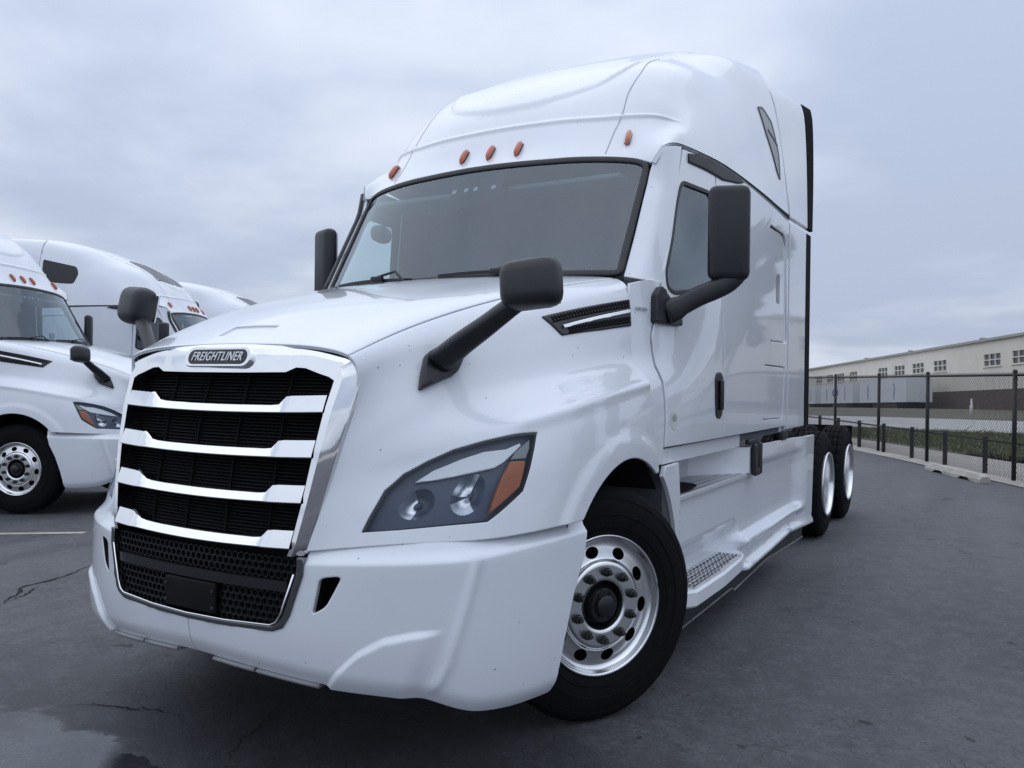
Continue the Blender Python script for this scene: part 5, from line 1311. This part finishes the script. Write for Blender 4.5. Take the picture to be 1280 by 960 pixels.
# local frame: x along BD, y = left of BD = BN (out of the wall)
L0, L1 = -16, 51.5
WS = [-12.4, -8.3, -4.1, .2, 4.1, 12.5, 16.8, 20.9, 25.0, 33.5, 37.7, 41.7, 46]
def wallseg():
    mb = MB(); zb, z0, z1, zt = 1.4, 3.07, 3.97, 4.94; xs = [L0]
    for s in WS: xs += [s - 1.2, s + 1.2]
    xs.append(L1)
    for i in range(len(xs) - 1):
        a, b_ = xs[i], xs[i + 1]
        if i % 2 == 0: mb.box(((a + b_) / 2, -.15, (zb + zt) / 2), (b_ - a, .3, zt - zb))
        else:
            mb.box(((a + b_) / 2, -.15, (zb + z0) / 2), (b_ - a, .3, z0 - zb)); mb.box(((a + b_) / 2, -.15, (z1 + zt) / 2), (b_ - a, .3, zt - z1))
    mb.box(((L0 + L1) / 2, -28, 2.4), (L1 - L0, .3, 5.0)); mb.box((L0 + .15, -14, 2.4), (.3, 27.6, 5)); mb.box((L1 - .15, -14, 2.4), (.3, 27.6, 5))
    return mb
wallseg().build('wall', 'wall_cream', wh)
mb = MB().box(((L0 + L1) / 2, -.14, .55), (L1 - L0, .36, 1.7)); mb.build('brick_base', 'brick_brown', wh)
mb = MB().box(((L0 + L1) / 2, -14, 4.93), (L1 - L0 + .2, 28.4, .12)); mb.box(((L0 + L1) / 2, .06, 4.96), (L1 - L0 + .3, .14, .22)); mb.build('roof', 'trim_grey', wh)
fr = None
for s in WS:
    mb = MB()
    for x in (-1.2, -.4, .4, 1.2): mb.box((s + x, -.05, 3.52), (.07, .12, .92))
    for z in (3.07, 3.52, 3.97): mb.box((s, -.052, z), (2.44, .11, .07))
    mb.box((s, .02, 3.03), (2.6, .16, .06)); f = mb.build('window', 'wall_cream', wh)
    for ix in (-.8, 0, .8):
        for iz in (3.30, 3.74): MB().box((s + ix, -.10, iz), (.74, .02, .40)).build('pane', 'pane', f)
for s in (21.5, 8.0, 33):
    mb = MB().cyl((s, -1.2, 4.9), (s, -1.2, 5.35), .13, n=10); mb.cyl((s, -1.2, 5.3), (s, -1.2, 5.42), .26, .2, n=10); mb.build('roof_vent', 'trim_grey', wh)
for s in (15.7, 29.4): MB().box((s, .03, .75), (2.2, .12, 2.2)).build('dock_door', 'liner', wh)
# box trailers parked along it
def wpt(s, off, z): 
    p = wh.matrix_basis @ Vector((s, off, z)); return p
def trailer(s0, s1, label, logo):
    c = wpt((s0 + s1) / 2, 2.5, 0); r = empty('box_trailer', c); r.rotation_euler = wh.rotation_euler; tag(r, label, 'trailer', 'white box trailers parked at the warehouse')
    Ln = s1 - s0
    b = MB().box((0, 0, 1.47), (Ln, 2.0, 1.9)).build('box', 'trailer_white', r)
    mb = MB(); mb.box((0, 0, .50), (Ln, 1.9, .06)); mb.box((-Ln / 2 + 2.5, 0, .25), (.12, 1.4, .5)); mb.build('chassis', 'steel_dark', r)
    mb = MB()
    for x in (-Ln / 2 + .8, -Ln / 2 + 1.7): mb.lathe([(-.95, .02), (-.95, .36), (.95, .36), (.95, .02)], 16, 0, Matrix.Translation((x, 0, .36)) @ Matrix.Rotation(math.pi / 2, 4, 'Z'))
    mb.build('wheel', 'rubber', r)
    mb = MB()
    for x in ((-.27 * Ln), (.30 * Ln)):
        for k in range(9): mb.box((x + .03 * math.sin(k), 1.008, .85 + k * .14), (.22, .012, .085))
    if logo:
        for a in range(10): mb.box((.02 * Ln + .75 * math.cos(a * .628), 1.008, 1.55 + .33 * math.sin(a * .628)), (.4, .012, .18))
        mb.box((.02 * Ln, 1.008, 1.55), (.7, .012, .3))
    mb.build('blue_print', 'logo_blue', b)
trailer(10.3, 20.9, 'white box trailer with two blue vertical prints, nearest the road post', False)
trailer(22.8, 33.0, 'white box trailer with round blue logo in the middle of its side', True)
trailer(35.2, 42.0, 'white box trailer mostly hidden behind the truck, farthest along the warehouse', False)
# white marker post by the far kerb
mat('post_white', (.75, .75, .74), .6)
mb = MB(); mb.lathe([(0, .001), (0, .075), (.52, .07), (.56, .045), (.84, .03), (.86, .001)], 12, 0, Matrix.Rotation(-math.pi / 2, 4, 'Y'))
o = mb.build('marker_post', 'post_white'); o.location = (1.55, 45, float(gz(1.55, 45)) + .015); tag(o, 'slim white marker post standing on the verge beyond the road', 'post')
# fallen branch on the lawn edge
mat('bark', (.20, .16, .11), .9, noise=(20, .3))
mb = MB(); c = curve([(0, 0, .03), (.4, .05, .06), (.8, -.03, .05), (1.25, .06, .10)], 10); mb.sweep([tuple(x) for x in c], [.045 - .003 * i for i in range(10)], 6)
for a in ((.35, .25, .2), (.7, -.25, .14), (.95, .22, .12)): mb.cyl((a[0], 0, .05), (a[0] + .3, a[1], .05 + a[2]), .02, .006, n=5)
o = mb.build('fallen_branch', 'bark'); o.location = (1.35, 26.6, float(gz(1.35, 26.6)) + .02); o.rotation_euler = (0, 0, .1); tag(o, 'dry fallen branch on the grass behind the fence', 'branch')

# ---------------------------------------------------------------- trees down the street, mirrored in the flank of the truck
mat('leaf_dark', (.035, .055, .022), .7, noise=(1.2, .5)); mat('trunk_bark', (.09, .075, .06), .9, noise=(12, .3))
def tree(x, y, H, R, label, seed):
    q = np.random.default_rng(seed); z0 = float(gz(x, y)); r = empty('street_tree', (x, y, z0)); tag(r, label, 'tree', 'street trees')
    mb = MB(); c = curve([(0, 0, -.1), (.1, .05, H * .25), (.05, -.1, H * .5), (.1, .1, H * .85)], 9); mb.sweep([tuple(p) for p in c], [.22 - .02 * i for i in range(9)], 8, up=(1, 0, 0))
    tips = []
    for k in range(14):
        a = q.uniform(0, 6.28); t = q.uniform(.25, .8); e = np.array([math.cos(a) * R * q.uniform(.5, .95) * (1.1 - t), math.sin(a) * R * q.uniform(.5, .95) * (1.1 - t), H * (t + .12)])
        mb.cyl((.07, 0, H * t), tuple(e), .07, .02, 5); tips.append(e)
    mb.build('trunk', 'trunk_bark', r)
    V, Fc = [], []
    cl = [e + q.normal(0, .25, 3) for e in tips] + [np.array([0, 0, H * .95])] + [np.array([q.normal(0, R * .4), q.normal(0, R * .4), q.uniform(H * .35, H * .9)]) for _ in range(16)]
    for e in cl:
        s = q.uniform(.5, 1.0) * R * .38
        for _ in range(260):
            d = q.normal(0, 1, 3); d /= np.linalg.norm(d); p = e + d * s * q.uniform(.3, 1) ** .5
            a, b_ = q.normal(0, .11, 3), q.normal(0, .11, 3); k = len(V); V += [tuple(p - a), tuple(p + b_), tuple(p + a), tuple(p - b_)]; Fc.append((k, k + 1, k + 2, k + 3))
    me = bpy.data.meshes.new('crown'); me.from_pydata(V, [], Fc); link('crown', me, r, ['leaf_dark'])
tree(9.5, 31, 8.0, 2.6, 'tall leafy street tree on the lawn, nearest the road', 3)
tree(15.5, 27, 6.5, 2.4, 'shorter leafy street tree on the lawn beside the tall one', 5)
tree(23, 26, 9.0, 3.2, 'broad leafy street tree farthest from the fence posts', 8)

# ---------------------------------------------------------------- the trucks
T1 = make_truck('large white sleeper truck with chrome grille in the foreground', 'white trucks parked in the yard')
def pose(root, x, y, z, heading):
    """heading = direction the nose points"""
    root.location = (x, y, z); root.rotation_euler = (0, 0, heading + math.pi / 2)
A2 = .4472
T2 = copy_tree(T1); T2['label'] = 'white truck with a straight front wheel, parked beside the big foreground truck'; pose(T2, -6.357, 4.803, -.114, A2)
T3 = copy_tree(T1, skip=('sleeper_vent', 'roof_extender', 'upper_rubber_edge')); T3['label'] = 'white truck with dark roof windows, half hidden behind the chrome grille truck'; pose(T3, -8.676, 9.364, -.072, .5564)
T4 = copy_tree(T1, skip=('sleeper_vent', 'roof_extender', 'upper_rubber_edge')); T4['label'] = 'white truck of which only the sloping roof shows, farthest back in the row'; pose(T4, -10.5, 13.3, -.24, A2)
TX = orient(Surf([[(1.226, 4.362, 2.725), (1.18, 4.325, 3.13), (1.142, 4.315, 3.45), (1.09, 4.31, 3.68), (.97, 4.305, 3.885), (.60, 4.302, 3.965)],
                  [(1.228, 4.8, 2.735), (1.19, 4.8, 3.13), (1.158, 4.8, 3.46), (1.108, 4.8, 3.70), (.985, 4.8, 3.905), (.60, 4.8, 3.985)],
                  [(1.232, 5.3, 2.745), (1.20, 5.3, 3.13), (1.17, 5.3, 3.47), (1.12, 5.3, 3.71), (.99, 5.3, 3.90), (.60, 5.3, 3.98)]], n=(30, 40), sm=(1, 1)), (0, 4.7, 3.2))
for tq in (T3, T4):
    for sx in (1, -1):
        panel('roof_extender', TX, [(0, 0), (1, 0), (1, 1), (0, 1)], h=.09, sx=sx, t=.025, parent=tq)
        rw = panel('roof_window', roof, rounded([(.30, .02), (.60, .02), (.60, .30), (.33, .40)], .03), h=.08, off=.004, t=.01, sx=sx, mats=('black_satin',), bev=.003, parent=tq)
        sw_ = panel('sleeper_window', roof, rounded([(.985, .775), (.775, .748), (.752, .80), (.775, .870), (.985, .90)], [.01, .02, .02, .02, .01]), h=.06, off=.004, t=.01, sx=sx, mats=('black_satin',), bev=.003, parent=tq)
for w_ in list(T2.children):
    if w_.name.startswith('wheel') and 'house' not in w_.name:
        p = w_.matrix_basis.to_translation(); 
        if abs(p.y - 1.315) < .1: w_.matrix_basis = Matrix.Translation(p) @ Matrix.Rotation(0 if p.x > 0 else math.pi, 4, 'Z')
